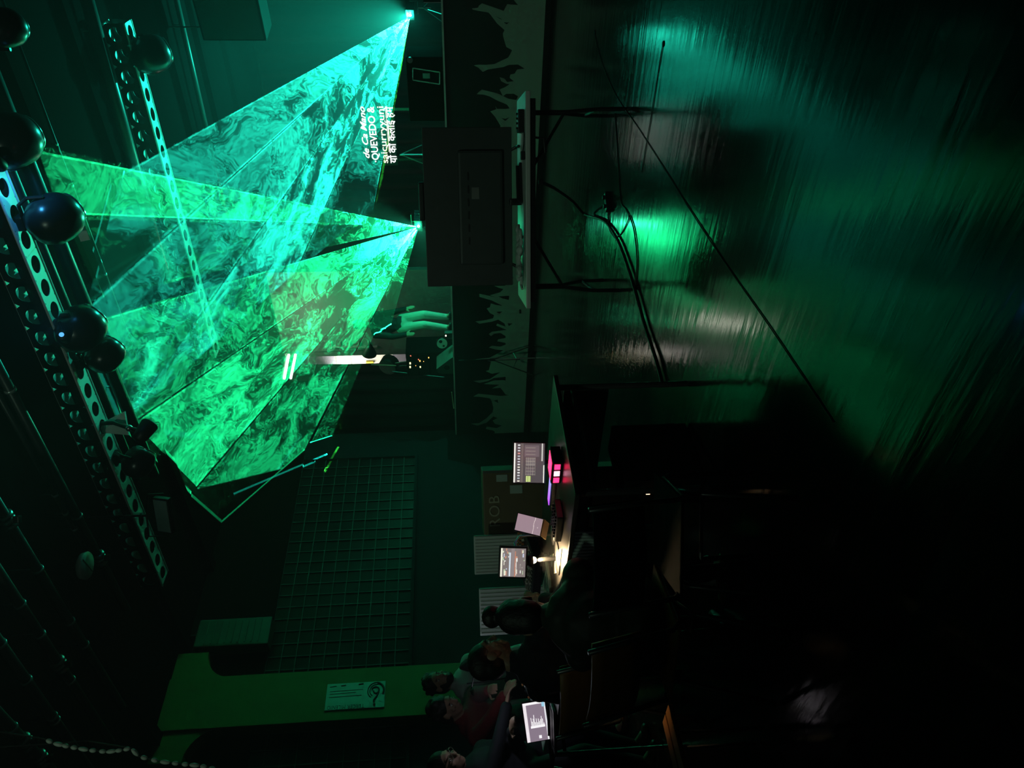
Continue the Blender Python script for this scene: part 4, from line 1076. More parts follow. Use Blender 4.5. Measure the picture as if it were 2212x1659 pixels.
# white card on the desk's near edge
p = pz(1234, 1186, .70)
t = thing('white_card', 'white notched card hanging from the near edge of the control desk', 'card', V((p.x, p.y, .72)), ROOMROT)
t.location = W(2.205, s_of(pz(1234, 1186, .68)), DZ - .03)
b = B(); b.poly([V((x, 0, z)) for x, z in ((-.05, .02), (-.03, .012), (.03, .012), (.05, .025), (.045, -.02), (.055, -.06), (.02, -.052), (-.03, -.05), (-.06, -.07), (-.05, -.02))], V((0, .004, 0))); b.done('card', mat('white_card', (.75, .75, .72), .7), t)
b = B(); b.box((0, .004, .022), (.03, .012, .02)); b.done('clip', BLACK, t)
# desk B clutter
p = pz(1130, 1492, DZ)
t = thing('mixing_console', 'small mixing console with pale channel strips beside the laptop', 'mixer', W(2.45, -4.75, DZ), ROOMROT)
b = B(); b.box((0, 0, .085), (.42, .3, .05), Euler((.35, 0, 0)), bev=.006); b.box((0, .08, .04), (.4, .12, .078)); bd = b.done('body', mat('pale_mixer_case', (.5, .5, .52), .4), t)
Rm = Euler((.35, 0, 0)).to_matrix()
for i in range(9):
    for j in range(4):
        q = V((0, 0, .085)) + Rm @ V((-.18 + i * .045, .11 - j * .05, .026))
        b = B(); b.tube(q, q + Rm @ V((0, 0, .014)), .009, n=8); b.done('knob', random.choice([BLACK, KN, WHITEPL]), bd)
lamp('POINT', 'mixer_work_light', W(2.40, -4.80, DZ + .45), .9, (.8, .85, 1), .02)
t = thing('work_light', 'little clip lamp shining on the pale mixing console', 'lamp', W(2.62, -4.80, DZ))
b = B(); b.path([V((0, 0, 0)), V((0, 0, .45)), V(W(2.40, -4.80, .5)) - V(W(2.62, -4.80, 0))], .005); b.done('stem', BLACK, t)
b = B(); b.lathe([(.012, .02), (.03, -.0), (.026, -.0), (.01, .015)], 16, Matrix.Translation(V(W(2.40, -4.80, .48)) - V(W(2.62, -4.80, 0)))); b.done('shade', BLACK, t)
t = thing('drink_can', 'red brown can standing on the second desk by the laptop', 'can', W(2.10, -4.22, DZ))
b = B(); b.lathe([(.028, .001), (.033, .006), (.033, .112), (.028, .12), (.026, .118), (.001, .117)], 24); b.done('can', mat('red_can', (.35, .06, .03), .3, .5), t, True)
b = B(); b.box((0, .006, .121), (.016, .02, .003)); b.done('pull_tab', STEEL, t)
t = thing('open_book', 'thick open book with pale pages lying on the second desk', 'book', W(2.15, -4.86, DZ), ROOMROT + .4)
for sx in (-1, 1):
    b = B(); b.box((sx * .06, 0, .026), (.12, .16, .022), Euler((0, sx * -.15, 0)), bev=.003); b.done('page_block', WHITEPL, t)
b = B(); b.box((0, 0, .003), (.25, .17, .004)); b.done('cover', BLACK, t)

# behind the desk: brown case and two pale ribbed boards
def floor_board(px0, px1, D, dep, label, name, cat, m, rz=0.0):
    q0, q1 = pd(*px0, D), pd(*px1, D)
    w = abs(q0.x - q1.x); h = max(q0.z, q1.z)
    t = thing(name, label, cat, V(((q0.x + q1.x) / 2, D, 0)), rz)
    b = B(); b.box((0, dep / 2, h / 2 + .002), (w, dep, h), bev=.008); bd = b.done('body', m, t)
    return t, bd, w, h
BRN = mat('brown_case', (.16, .12, .06), .6, scale=5)
t, bd, w, h = floor_board((1047, 1164), (1047, 1020), 5.35, .4, 'tall brown transport case with two pale labels behind the control desk', 'transport_case', 'case', BRN)
for x, y, lw, lh in ((1084, 1033, .05, .08), (1115, 1057, .06, .09)):
    q = pd(x, y, 5.345); b = B(); b.box((q.x - t.location.x, -.003, q.z), (lw, .004, lh)); b.done('label', mat('pale_label', (.45, .55, .48), .6), bd)
text_mesh('stencil_text', 'ROB', .11, mat('pale_stencil', (.42, .38, .26), .6), bd, (-.16, -.003, pd(1080, 1130, 5.35).z), rx, 0, 0, 1.1)
for sx in (-1, 1):
    b = B(); b.box((sx * w / 2, 0, h / 2), (.02, .02, h)); b.done('edge_strip', mat('dull_edge', (.12, .13, .11), .4, .3), bd)
RIB = mat('pale_ribbed_board', (.62, .70, .64), .55, var=.06)
def ribbed(px0, px1, D, label, rz):
    t, bd, w, h = floor_board(px0, px1, D, .03, label, 'ribbed_board', 'board', RIB, rz)
    n = 12
    for k in range(n):
        b = B(); b.box((-w / 2 + (k + .5) * w / n, -.004, h / 2), (w / n * .55, .008, h * .985)); b.done('rib', RIB, bd)
ribbed((1026, 1242), (1026, 1158), 5.15, 'pale ribbed board standing behind the crowded monitor', 0.0)
ribbed((1038, 1374), (1038, 1272), 5.3, 'pale ribbed board standing behind the person with the hair bun', 0.0)
# computer tower under the desk
t = thing('computer_tower', 'black computer tower under the control desk with one warm light', 'computer', W(2.7, -2.95, 0), ROOMROT)
b = B(); b.box((0, 0, .22), (.19, .42, .42), bev=.008); bd = b.done('case', BLACK, t)
for sx in (-1, 1):
    b = B(); b.box((sx * .07, 0, .006), (.03, .36, .012)); b.done('foot', BLACK, t)
b = B(); b.box((.0, -.212, .30), (.012, .004, .02)); b.done('power_light', glowmat('warm_power_led', (1, .6, .3), 5), bd)
b = B(); b.box((0, -.212, .38), (.15, .004, .04)); b.done('drive_door', BLACKMETAL, bd)

# ================================================================ CHAIRS
def chair(loc, rz, label, wood=True, cat='chair'):
    t = thing('school_chair', label, cat, loc, rz)
    WM = WOOD if wood else mat('dark_seat', (.010, .011, .011), .9, spec=.1)
    b = B(); b.box((0, 0, .445), (.40, .39, .014), bev=.006); b.done('seat', WM, t)
    g = B(); rows = []
    for j in range(5):
        z = .60 + j * .05; row = []
        for i in range(9):
            x = -.21 + i * .0525; row.append(g.bm.verts.new(V((x, -.205 - .05 * (1 - (x / .21) ** 2) - (z - .6) * .25, z))))
        rows.append(row)
    for j in range(4):
        for i in range(8): g.bm.faces.new((rows[j][i], rows[j][i + 1], rows[j + 1][i + 1], rows[j + 1][i]))
    o = g.done('backrest', WM, t, True); o.modifiers.new('t', 'SOLIDIFY').thickness = .012
    for sx in (-1, 1):
        b = B(); b.path([V((sx * .19, .18, .012)), V((sx * .19, .16, .40)), V((sx * .19, .12, .432)), V((sx * .19, -.14, .432)), V((sx * .195, -.19, .47)), V((sx * .2, -.225, .60)), V((sx * .2, -.285, .82))], .011); b.done('front_leg_and_back_tube', TUBE, t, True)
        b = B(); b.path([V((sx * .185, -.02, .425)), V((sx * .19, -.10, .38)), V((sx * .195, -.24, .012))], .011); b.done('rear_leg', TUBE, t, True)
    b = B(); b.tube((-.19, .165, .25), (.19, .165, .25), .009); b.done('stretcher', TUBE, t)
    return t

# ================================================================ PEOPLE
def ik(a, c, l1, l2, pole):
    d = c - a; L = min(d.length, (l1 + l2) * .999); u = d.normalized()
    c2 = a + u * L
    x = (l1 * l1 - l2 * l2 + L * L) / (2 * L); hh = math.sqrt(max(0, l1 * l1 - x * x))
    p = pole - u * pole.dot(u)
    if p.length < 1e-4: p = V((0, 0, 1)) - u * u.z
    return a + u * x + p.normalized() * hh, c2
def person(label, px, D, face, hface, zp, top, legm, hands, sitting=False, hair='short', lean=0.0, voxel=.009, extra=None, beard=False, glasses=False, floor=0.0, headz=None, seat_fwd=.12, collar=None):
    """face: body heading (angle of forward), hface: (heading, pitch) of the head; px/D: where the head centre is seen"""
    hc = pd(*px, D)
    if headz is not None: hc.z = headz
    f = V((math.cos(face), math.sin(face), 0)); r = V((f.y, -f.x, 0))
    hy, hp = hface
    hf = V((math.cos(hy) * math.cos(hp), math.sin(hy) * math.cos(hp), math.sin(hp)))
    hr = V((math.sin(hy), -math.cos(hy), 0)); hu = hr.cross(hf)
    neck = hc - hu * .135 - hf * .03
    nb = neck - UP * .06 - f * .01 * 0
    chest_top = nb - UP * .03
    pel = V((chest_top.x, chest_top.y, zp)) - f * (lean + .0)
    root = V((pel.x, pel.y, floor))
    t = thing('person', label, 'person', root)
    o = lambda p: V(p) - root
    mid = pel.lerp(chest_top, .5) - f * .02
    shl, shr_ = chest_top - r * .185 - UP * .045, chest_top + r * .185 - UP * .045
    # legs
    hipl, hipr = pel - r * .09, pel + r * .09
    if sitting:
        kl, kr = hipl + f * .42 - r * .04 + UP * .02, hipr + f * .42 + r * .04 + UP * .02
        al, ar = V((*(kl - f * .04).to_2d(), floor + .09)), V((*(kr + f * .02).to_2d(), floor + .09))
    else:
        al, ar = V((*(hipl - r * .02).to_2d(), floor + .09)), V((*(hipr + r * .03 + f * .06).to_2d(), floor + .09))
        kl, al = ik(hipl, al, .43, .43, f); kr, ar = ik(hipr, ar, .43, .43, f)
        al.z = ar.z = floor + .09
    elbows = []
    wr = []
    for sh, hand, sg in ((shl, hands[0], -1), (shr_, hands[1], 1)):
        hd = V(hand) if not isinstance(hand, str) else sh - UP * .52 + f * .10 + r * sg * .06
        e, w = ik(sh, hd, .29, .26, -UP * .8 - f * .6 + r * sg * .2)
        elbows.append(e); wr.append(w)
    def skin_parts(b, g, arms=True, legs=True, torso=True, head=True):
        C = lambda p, q, a, c: (b.tube(o(p), o(q), a + g, c + g, 12), b.ball(o(p), a + g, 2), b.ball(o(q), c + g, 2))
        if torso:
            R3 = Matrix((r, f, UP)).transposed()
            b.ball(o(pel), (.165 + g, .115 + g, .12 + g), 2, R3)
            b.ball(o(mid), (.145 + g, .105 + g, .20 + g), 2, R3)
            b.ball(o(mid.lerp(chest_top, .55)), (.175 + g, .115 + g, .18 + g), 2, R3)
            C(shl, shr_, .06, .06)
            C(shl, chest_top - UP * .01, .06, .055); C(shr_, chest_top - UP * .01, .06, .055)
        if legs:
            for h_, k_, a_ in ((hipl, kl, al), (hipr, kr, ar)): C(h_, k_, .082, .056); C(k_, a_, .056, .040)
        if arms:
            for sh, e, w in ((shl, elbows[0], wr[0]), (shr_, elbows[1], wr[1])): C(sh, e, .052, .040); C(e, w, .040, .027)
    b = B()
    skin_parts(b, 0)
    C = lambda p, q, a, c: (b.tube(o(p), o(q), a, c, 12), b.ball(o(p), a, 2), b.ball(o(q), c, 2))
    C(chest_top, neck + hu * .04, .058, .052)
    RH = Matrix((hr, hf, hu)).transposed()
    H = lambda x, y, z: o(hc + hr * x + hf * y + hu * z)
    b.ball(H(0, -.012, .03), (.077, .098, .09), 3, RH)
    b.ball(H(0, .018, -.035), (.062, .075, .085), 3, RH)
    b.ball(H(0, .055, -.088), (.034, .032, .026), 2, RH)
    b.ball(H(0, .075, .035), (.05, .022, .016), 2, RH)                 # brow
    b.tube(H(0, .082, .028), H(0, .112, -.022), .008, .014, 8); b.ball(H(0, .108, -.024), (.018, .016, .012), 2, RH)   # nose
    b.ball(H(0, .088, -.053), (.024, .012, .007), 2, RH); b.ball(H(0, .086, -.066), (.021, .012, .008), 2, RH)         # lips
    for sg in (-1, 1):
        b.ball(H(sg * .045, .062, -.02), (.022, .022, .02), 2, RH)
        b.ball(H(sg * .079, -.008, -.008), (.011, .022, .034), 2, RH)
    for sg, e, w in ((-1, elbows[0], wr[0]), (1, elbows[1], wr[1])):
        d = (w - e).normalized(); sd = d.cross(UP)
        sd = sd.normalized() if sd.length > .1 else r
        nn = sd.cross(d)
        pm = w + d * .055
        b.ball(o(pm), (.040, .048, .018), 2, Matrix((sd, d, nn)).transposed())
        for k, ln in enumerate((.075, .085, .080, .062)):
            q0 = w + d * .095 + sd * (-.03 + k * .02); q1 = q0 + d * ln * .5 - nn * .012; q2 = q1 + d * ln * .42 - nn * .028
            b.tube(o(q0), o(q1), .0095, .009, 8); b.tube(o(q1), o(q2), .009, .0075, 8); b.ball(o(q1), .0092, 1); b.ball(o(q2), .0076, 1); b.ball(o(q0), .0098, 1)
        q0 = w + d * .03 - sd * sg * .035; q1 = q0 + d * .035 - sd * sg * .03 - nn * .01; q2 = q1 + d * .035 - nn * .015
        b.tube(o(q0), o(q1), .012, .011, 8); b.tube(o(q1), o(q2), .011, .008, 8); b.ball(o(q1), .011, 1); b.ball(o(q2), .008, 1)
    for a_ in (al, ar): C(a_, a_ + f * .12 - UP * .05, .038, .03)
    bd = blob('body', b, voxel, SKIN, t)
    # clothes
    b = B(); skin_parts(b, .016, True, False)
    C = lambda p, q, a, c: (b.tube(o(p), o(q), a, c, 12), b.ball(o(p), a, 2), b.ball(o(q), c, 2))
    if collar: C(chest_top, neck - UP * .0, .068, .064)
    blob('top', b, .012, top, t)
    b = B(); skin_parts(b, .018, False, True, False)
    b.ball(o(pel - UP * .02), (.18, .135, .12), 2, Matrix((r, f, UP)).transposed())
    blob('trousers', b, .012, legm, t)
    for a_ in (al, ar):
        b = B()
        for q, rad in ((a_ + f * -.03 - UP * .045, (.048, .06, .044)), (a_ + f * .06 - UP * .05, (.052, .09, .036)), (a_ + f * .14 - UP * .058, (.048, .065, .03))): b.ball(o(q), rad, 2, Matrix((r, f, UP)).transposed())
        blob('shoe', b, .012, BLACK, t)
    # hair, eyes
    b = B()
    b.ball(H(0, -.022, .045), (.086, .102, .088), 3, RH)
    b.ball(H(0, -.05, .0), (.082, .072, .085), 3, RH)
    if hair in ('bun', 'curly'):
        b.ball(H(0, -.06, -.03), (.08, .065, .09), 2, RH)
    if hair == 'bun':
        b.ball(H(0, -.03, .165), (.055, .055, .05), 2, RH); b.tube(H(0, -.02, .10), H(0, -.03, .15), .03, .035)
    if hair == 'curly':
        for k in range(26):
            an, el = random.uniform(0, 2 * PI), random.uniform(0, 1.2)
            b.ball(H(.088 * math.cos(an) * math.cos(el), -.03 + .095 * math.sin(an) * math.cos(el) * (1 if math.sin(an) < 0 else .75), .05 + .085 * math.sin(el)), random.uniform(.02, .032), 1)
    blob('hair', b, .010, HAIR, t, 1)
    for sg in (-1, 1):
        b = B(); b.ball(H(sg * .032, .077, .006), (.013, .010, .009), 2, RH); ey = b.done('eye', mat('eye_white', (.7, .68, .65), .2), t, True)
        b = B(); b.ball(H(sg * .032, .085, .006), (.006, .004, .006), 1, RH); b.done('pupil', BLACK, ey, True)
        b = B(); b.ball(H(sg * .034, .082, .028), (.024, .008, .005), 1, RH); b.done('eyebrow', HAIR, t, True)
    b = B(); b.ball(H(0, .097, -.059), (.023, .006, .002), 1, RH); b.done('mouth', mat('lip_line', (.12, .04, .035), .5), t, True)
    if beard:
        b = B(); b.ball(H(0, .045, -.085), (.056, .058, .045), 2, RH); b.ball(H(0, .085, -.044), (.03, .018, .009), 1, RH); b.ball(H(-.055, .02, -.05), (.02, .04, .05), 2, RH); b.ball(H(.055, .02, -.05), (.02, .04, .05), 2, RH)
        blob('beard', b, .009, HAIR, t, 1)
    if glasses:
        b = B()
        for sg in (-1, 1):
            pts = [H(sg * .033 + .024 * math.cos(k * PI / 6), .098, .006 + .018 * math.sin(k * PI / 6)) for k in range(13)]
            b.path(pts, .0025, 6)
            b.tube(H(sg * .057, .096, .01), H(sg * .078, .0, .012), .0025)
        b.tube(H(-.009, .1, .01), H(.009, .1, .01), .0025); b.done('glasses', mat('thin_frame', (.3, .26, .2), .3, .5), t)
    if extra: extra(t, o, dict(hc=hc, chest=chest_top, mid=mid, pel=pel, f=f, r=r, wr=wr, el=elbows, shl=shl, shr=shr_, neck=neck))
    return t, dict(hc=hc, pel=pel, root=root)
NAV = math.atan2(NA.y, NA.x)
GREENJ = mat('dark_green_jacket', (.035, .045, .03), .6, bump=.2)
NAVY = mat('black_navy_sweater', (.012, .013, .02), .8, bump=.2)
RED = mat('dark_red_sweater', (.22, .02, .025), .85, bump=.25, scale=40)
WHITE = mat('pale_shirt', (.55, .66, .58), .8, bump=.1)
DENIM = mat('dark_trousers', (.02, .022, .03), .8)
PALETR = mat('pale_trousers', (.42, .46, .42), .8, bump=.3)
# seated with a bun, back to us, leaning to the desk
_, j1 = person('person in a dark green jacket with a high hair bun bent over the control desk', (1137, 1330), 3.45, NAV + .75, (NAV + .95, -.5), .50, GREENJ, DENIM, (pz(1190, 1345, DZ + .05), pz(1196, 1306, DZ + .05)), True, 'bun', lean=.26, collar=True)
_, j2 = person('person in a black sweater seated with one ear lit beside the hair bun', (1060, 1420), 4.15, NAV + .45, (NAV - .35, .0), .50, NAVY, DENIM, (W(2.25, -4.35, DZ + .05), W(2.40, -3.75, DZ + .06)), True, 'short', lean=.08, collar=True)
def jacket(t, o, J):
    b = B()
    for z, w_ in ((.02, .155), (-.12, .16), (-.28, .155)):
        p = J['chest'] + UP * (z - .12) + J['r'] * -.0
        b.ball(o(p - J['r'] * .11 + J['f'] * .03), (.09, .13, .15), 2, Matrix((J['r'], J['f'], UP)).transposed())
    blob('open_jacket_side', b, .014, NAVY, t)
    b = B(); b.path([o(J['chest'] + J['f'] * .13 + J['r'] * .06 - UP * .02), o(J['mid'] + J['f'] * .14 + J['r'] * .05), o(J['pel'] + J['f'] * .15 + J['r'] * .04)], .006); b.done('strap', BLACK, t)
person('bearded person in a long pale shirt standing behind the second desk', (948, 1472), 6.5, -PI / 2 + .75, (-PI / 2 + .9, -.1), .93, WHITE, DENIM, ('d', 'd'), False, 'curly', extra=jacket, beard=True, collar=True)
hx = pd(1118, 1490, 5.35)
person('person in a dark red sweater with bowed head reaching over the pale mixing console', (965, 1530), 5.85, -PI / 2 + 1.0, (-PI / 2 + 1.15, -.6), .90, RED, DENIM, (V(W(2.55, -5.05, DZ + .30)), V(W(2.66, -4.98, DZ + .12))), False, 'curly', lean=.20, collar=True)
def cup(t, o, J):
    pass
person('person in dark clothes with glasses looking down beside the red sweater', (966, 1652), 5.05, -PI / 2 + 1.3, (-PI / 2 + 1.2, -.35), .90, NAVY, DENIM, (V(W(2.2, -4.98, .98)), V(W(2.45, -5.15, 1.0))), False, 'short', glasses=True, collar=True)
# on stage
pst = pa(900, 700, 10.6)
person('performer in pale trousers and a dark top standing on the stage', (785, 700), pst.y, -PI / 2 + .3, (-PI / 2 + .2, -.2), STAGE_Z + .88, NAVY, PALETR, ('d', 'd'), False, 'short', floor=STAGE_Z, headz=STAGE_Z + 1.6, voxel=.012)
# chairs
chair(V((j1['pel'].x, j1['pel'].y, 0)) - V((math.cos(NAV + .25), math.sin(NAV + .25), 0)) * .02, NAV + .25 - PI / 2, 'orange plywood school chair under the person with the hair bun')
chair(V((j2['pel'].x, j2['pel'].y, 0)) - V((math.cos(NAV + .45), math.sin(NAV + .45), 0)) * .02, NAV + .45 - PI / 2, 'orange plywood school chair under the person in the black sweater')
chair(V((-.62, 2.95, 0)), NAV - 1.0, 'empty dark seated school chair near the end of the control desk', False)
chair(V((-2.32, 3.72, 0)), NAV + .9, 'empty dark seated school chair in front of the laptop desk', False)
# two board bench
pb0, pb1 = pz(1446, 1535, .40), pz(1474, 1650, .40)
d = (pb1 - pb0).normalized()
t = thing('slat_bench', 'low wooden bench of two orange boards close before the laptop desk', 'bench', V((pb0.x, pb0.y, 0)), math.atan2(d.y, d.x))
for k in range(2):
    b = B(); b.box((.45, -.03 - k * .09, .39), (.95, .075, .022), bev=.004); b.done('board', WOOD, t)
for x in (.1, .8):
    b = B(); b.path([V((x, -.0, .012)), V((x, -.0, .375)), V((x, -.15, .375)), V((x, -.15, .012))], .011); b.done('leg_frame', TUBE, t)
# pool of lamplight on the floor, put in as an added tan heap
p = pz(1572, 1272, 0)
t = thing('lamplight_heap', 'added tan heap behind the chairs standing for a pool of lamplight on the floor', 'cloth', p)
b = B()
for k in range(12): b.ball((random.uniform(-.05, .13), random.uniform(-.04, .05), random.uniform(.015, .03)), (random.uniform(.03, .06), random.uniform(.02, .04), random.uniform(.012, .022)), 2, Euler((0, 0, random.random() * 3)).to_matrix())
o = blob('cloth', b, .009, mat('tan_lamplight', (.5, .36, .15), .85, bump=.4, scale=30), t, 1)  # warm tone of the lamplight put into the tan colour
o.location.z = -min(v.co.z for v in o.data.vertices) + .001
b = B(); b.path([V((-.05, 0, .03)), V((.03, .02, .045)), V((.1, .01, .035))], .006); b.done('heap_ridge', MATS['tan_lamplight'], t)

# ================================================================ PLAQUE ON THE PILLAR
PS_ = WALL_S + 0.27
cs = [ps(x, y, PS_) for x, y in ((707, 1480), (833, 1470), (832, 1526), (700, 1537))]
c = sum(cs, V()) / 4
hgt = abs(cs[1].z - cs[0].z); wid_ = abs(a_of(cs[3]) - a_of(cs[0]))
t = thing('wall_plaque', 'pale plaque with a spiral question mark fixed to the yellow pillar', 'plaque', c, ROOMROT)
b = B(); b.box((0, 0, 0), (.015, wid_, hgt), bev=.003); bd = b.done('panel', mat('pale_plaque', (.50, .60, .52), .5, var=.05), t)
INK = mat('dark_ink', (.02, .03, .025), .6)
# print is laid out in image axes: u = image right (= world down), v = image down (= towards the hall: -NA)
def PP(u, v): return V((.0085, -(v - .5) * wid_, -(u - .5) * hgt))
def stroke(pts, r):
    b = B(); b.path([PP(u, v) for u, v in pts], r, 6); b.done('print', INK, bd)
cu, cv = .84, .36
sp = lambda R0, R1, t0, t1, n: [(cu + (R0 + (R1 - R0) * k / n) * math.cos(t0 + (t1 - t0) * k / n) * .45, cv + (R0 + (R1 - R0) * k / n) * math.sin(t0 + (t1 - t0) * k / n)) for k in range(n + 1)]
stroke(sp(.08, .16, PI, -PI * .9, 22), .010)
stroke(sp(.22, .24, 2.2, 5.0, 18), .006)
stroke(sp(.30, .32, 2.2, 5.2, 18), .006)
stroke(sp(.31, .30, -1.4, .4, 12), .014)
stroke([(cu + .05, cv + .05), (cu + .02, cv + .22), (cu - .025, cv + .36), (cu - .02, cv + .45)], .012)
stroke([(cu - .01, cv + .50), (cu - .015, cv + .55)], .016)
for v, u0, u1, r in ((.30, .06, .62, .003), (.40, .06, .50, .003), (.52, .05, .60, .003), (.12, .05, .16, .005), (.10, .24, .32, .006), (.08, .54, .62, .008)):
    stroke([(u0, v), ((u0 + u1) / 2, v - .01), (u1, v - .02)], r)
o = text_mesh('lettering', 'TERCER MILENIO', .085, INK, bd, (0, 0, 0), (0, 0, 0), 0, 0, 1.1, 1, .001)
xs = [v.co.x for v in o.data.vertices]; ln = max(xs) - min(xs)
k = hgt * .62 / ln
# letters read upwards along the hall-side edge, tops turned away from the stage
ex, ey = V((0, 0, 1)), V((0, -1, 0))
Mx = Matrix((ex, ey, ex.cross(ey))).transposed().to_4x4()
o.data.transform(Mx @ Matrix.Diagonal((k, k * 1.25, 1, 1)))
o.location = (.0085, PP(0, .90).y + .02, PP(.66, 0).z)

# ================================================================ SMOKE AND HAZE
def smoke_mat(name, dens, fill, src, reach, seed, near=3.0):
    m = bpy.data.materials.new(name); m.use_nodes = True
    nt = m.node_tree; nt.nodes.clear()
    N = nt.nodes.new; L = nt.links.new
    out = N('ShaderNodeOutputMaterial'); vs = N('ShaderNodeVolumeScatter'); L(vs.outputs[0], out.inputs['Volume'])
    vs.inputs['Color'].default_value = (1, 1, 1, 1)
    g = N('ShaderNodeNewGeometry')
    mp = N('ShaderNodeMapping'); mp.inputs['Location'].default_value = (seed * 3.1, seed * 1.7, seed * 2.3)
    L(g.outputs['Position'], mp.inputs[0])
    # warp field
    w1 = N('ShaderNodeTexNoise'); w1.inputs['Scale'].default_value = 0.9; w1.inputs['Detail'].default_value = 3; L(mp.outputs[0], w1.inputs['Vector'])
    sub = N('ShaderNodeVectorMath'); sub.operation = 'SUBTRACT'; L(w1.outputs['Color'], sub.inputs[0]); sub.inputs[1].default_value = (.5, .5, .5)
    sc = N('ShaderNodeVectorMath'); sc.operation = 'SCALE'; L(sub.outputs[0], sc.inputs[0]); sc.inputs['Scale'].default_value = 1.6
    ad = N('ShaderNodeVectorMath'); ad.operation = 'ADD'; L(mp.outputs[0], ad.inputs[0]); L(sc.outputs[0], ad.inputs[1])
    w2 = N('ShaderNodeTexNoise'); w2.inputs['Scale'].default_value = 3.2; w2.inputs['Detail'].default_value = 3; L(ad.outputs[0], w2.inputs['Vector'])
    sub2 = N('ShaderNodeVectorMath'); sub2.operation = 'SUBTRACT'; L(w2.outputs['Color'], sub2.inputs[0]); sub2.inputs[1].default_value = (.5, .5, .5)
    sc2 = N('ShaderNodeVectorMath'); sc2.operation = 'SCALE'; L(sub2.outputs[0], sc2.inputs[0]); sc2.inputs['Scale'].default_value = 0.75
    ad2 = N('ShaderNodeVectorMath'); ad2.operation = 'ADD'; L(ad.outputs[0], ad2.inputs[0]); L(sc2.outputs[0], ad2.inputs[1])
    n = N('ShaderNodeTexNoise'); n.inputs['Scale'].default_value = 1.7; n.inputs['Detail'].default_value = 3.5; n.inputs['Roughness'].default_value = 0.5; L(ad2.outputs[0], n.inputs['Vector'])
    big = N('ShaderNodeTexNoise'); big.inputs['Scale'].default_value = 0.42; big.inputs['Detail'].default_value = 1; L(mp.outputs[0], big.inputs['Vector'])
    # value = noise + fill shift
    a1 = N('ShaderNodeMath'); a1.operation = 'MULTIPLY_ADD'; L(big.outputs[0], a1.inputs[0]); a1.inputs[1].default_value = 0.5; a1.inputs[2].default_value = fill - 0.78
    a2 = N('ShaderNodeMath'); a2.operation = 'ADD'; L(n.outputs[0], a2.inputs[0]); L(a1.outputs[0], a2.inputs[1])
    r = N('ShaderNodeValToRGB'); L(a2.outputs[0], r.inputs[0])
    e = r.color_ramp.elements
    stops = [(.0, .015), (.33, .03), (.345, .40), (.36, .05), (.40, .07), (.412, .75), (.43, .14), (.455, .20), (.47, .95), (.50, .55), (.525, .25), (.54, .95), (.58, .75), (.60, .35), (.615, 1.0), (.67, .85), (.685, .55), (.70, 1.1)]
    e[0].position, e[0].color = stops[0][0], (stops[0][1],) * 3 + (1,)
    e[1].position, e[1].color = stops[-1][0], (stops[-1][1],) * 3 + (1,)
    for p, c in stops[1:-1]:
        q = e.new(p); q.color = (c, c, c, 1)
    fine = N('ShaderNodeTexNoise'); fine.inputs['Scale'].default_value = 9; fine.inputs['Detail'].default_value = 4; L(ad2.outputs[0], fine.inputs['Vector'])
    f2 = N('ShaderNodeMapRange'); L(fine.outputs[0], f2.inputs[0]); f2.inputs[1].default_value = .3; f2.inputs[2].default_value = .7; f2.inputs[3].default_value = .72; f2.inputs[4].default_value = 1.25
    mu = N('ShaderNodeMath'); mu.operation = 'MULTIPLY'; L(r.outputs[0], mu.inputs[0]); L(f2.outputs[0], mu.inputs[1])
    # hot glow at the aperture, put in as thicker smoke close to it
    dd = N('ShaderNodeVectorMath'); dd.operation = 'DISTANCE'; L(g.outputs['Position'], dd.inputs[0]); dd.inputs[1].default_value = src
    dm = N('ShaderNodeMapRange'); L(dd.outputs['Value'], dm.inputs[0]); dm.inputs[1].default_value = 0; dm.inputs[2].default_value = 1.6; dm.inputs[3].default_value = near; dm.inputs[4].default_value = 1.0
    m2 = N('ShaderNodeMath'); m2.operation = 'MULTIPLY'; L(mu.outputs[0], m2.inputs[0]); L(dm.outputs[0], m2.inputs[1])
    m3 = N('ShaderNodeMath'); m3.operation = 'MULTIPLY'; L(m2.outputs[0], m3.inputs[0]); m3.inputs[1].default_value = dens
    L(m3.outputs[0], vs.inputs['Density'])
    m.cycles.volume_sampling = 'EQUIANGULAR'
    m.cycles.volume_step_rate = 20
    return m
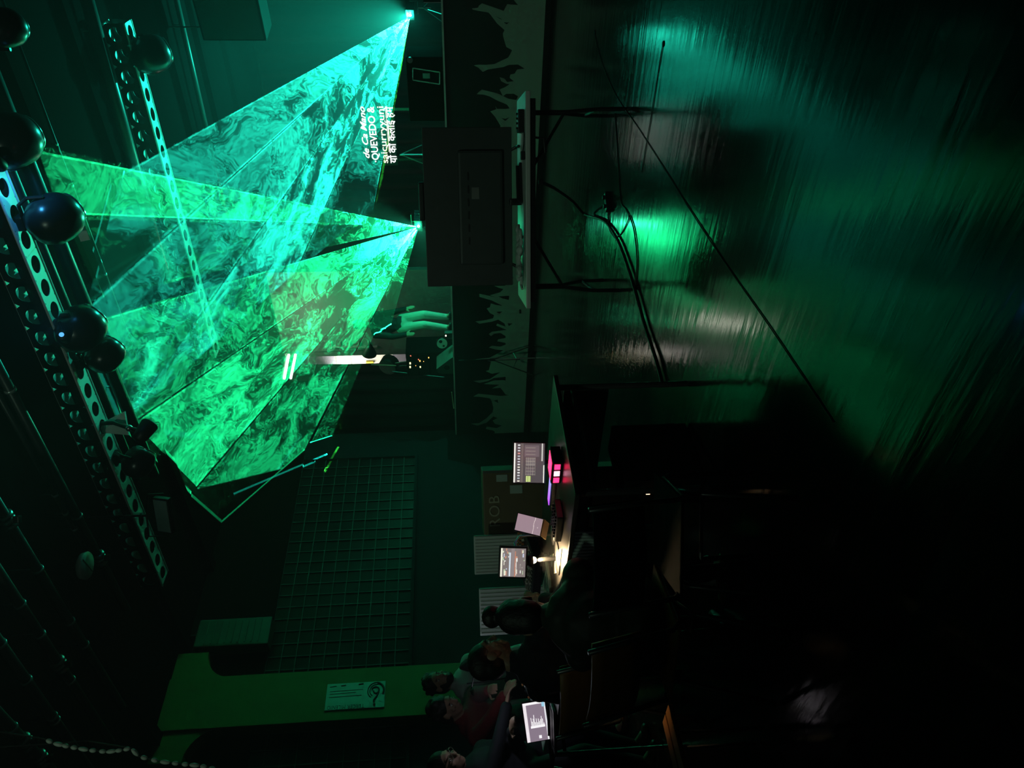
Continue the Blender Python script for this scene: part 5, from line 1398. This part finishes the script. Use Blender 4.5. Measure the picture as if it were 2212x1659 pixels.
FAN_LABELS = [
    'bright green laser fan of dense swirling smoke rising to the dome lamps',
    'sparse ragged green laser smoke trailing just under the brightest upper fan',
    'green laser fan with a sharp pale upper edge ending at the pair of dome lamps',
    'green laser fan ending beside the small black lamp head at the end of the beam',
    'ragged green laser fan drifting towards the grid window wall',
    'thin green laser smoke over the lit backstage doorway',
    'teal laser fan with dark swirls reaching up to the farther perforated beam',
    'teal laser fan between two thin bright lines ending on the nearer perforated beam',
    'wide teal laser fan crossing in front of the lettered screen',
    'pale teal laser fan close above the lettered screen',
    'narrow lime green edge fan beside the lettered screen']
SEEDS = [1, 2, 3, 4, 5, 6, 17, 8, 9, 21, 11]
for k, (src, A, Bq, colr, stq, amt, fill) in enumerate(FANS):
    a, b_ = A - src, Bq - src
    n = a.cross(b_).normalized()
    reach = max(a.length, b_.length)
    ta = 0.0026
    t0 = 0.012
    b = B()
    vs = []
    for p in (a * t0, b_ * t0, b_, a):
        for sg in (1, -1): vs.append(b.bm.verts.new(p + n * (sg * ta * p.length)))
    for f in ((0, 2, 4, 6), (1, 7, 5, 3), (0, 1, 3, 2), (2, 3, 5, 4), (4, 5, 7, 6), (6, 7, 1, 0)): b.bm.faces.new([vs[i] for i in f])
    mt = smoke_mat('laser_smoke_%d' % k, 0.34 * amt, fill, src, reach, SEEDS[k])
    o = b.done('laser_fan', mt)
    o.data.transform(Matrix.Identity(4)); o.location = src
    tag(o, FAN_LABELS[k], 'laser light')
# thin haze through the whole hall
hm = bpy.data.materials.new('haze_air'); hm.use_nodes = True
nt = hm.node_tree; nt.nodes.clear()
out = nt.nodes.new('ShaderNodeOutputMaterial'); vs = nt.nodes.new('ShaderNodeVolumeScatter'); nt.links.new(vs.outputs[0], out.inputs['Volume'])
vs.inputs['Density'].default_value = 0.013
hm.cycles.volume_sampling = 'EQUIANGULAR'
hz = room_box('haze', ROOM_A0 + .01, ROOM_A1 - .01, WALL_S + .3, ROOM_S1 - .01, 0.002, CEIL - .002, hm)
tag(hz, 'thin haze hanging through the hall and over the stage', 'haze', kind='stuff')
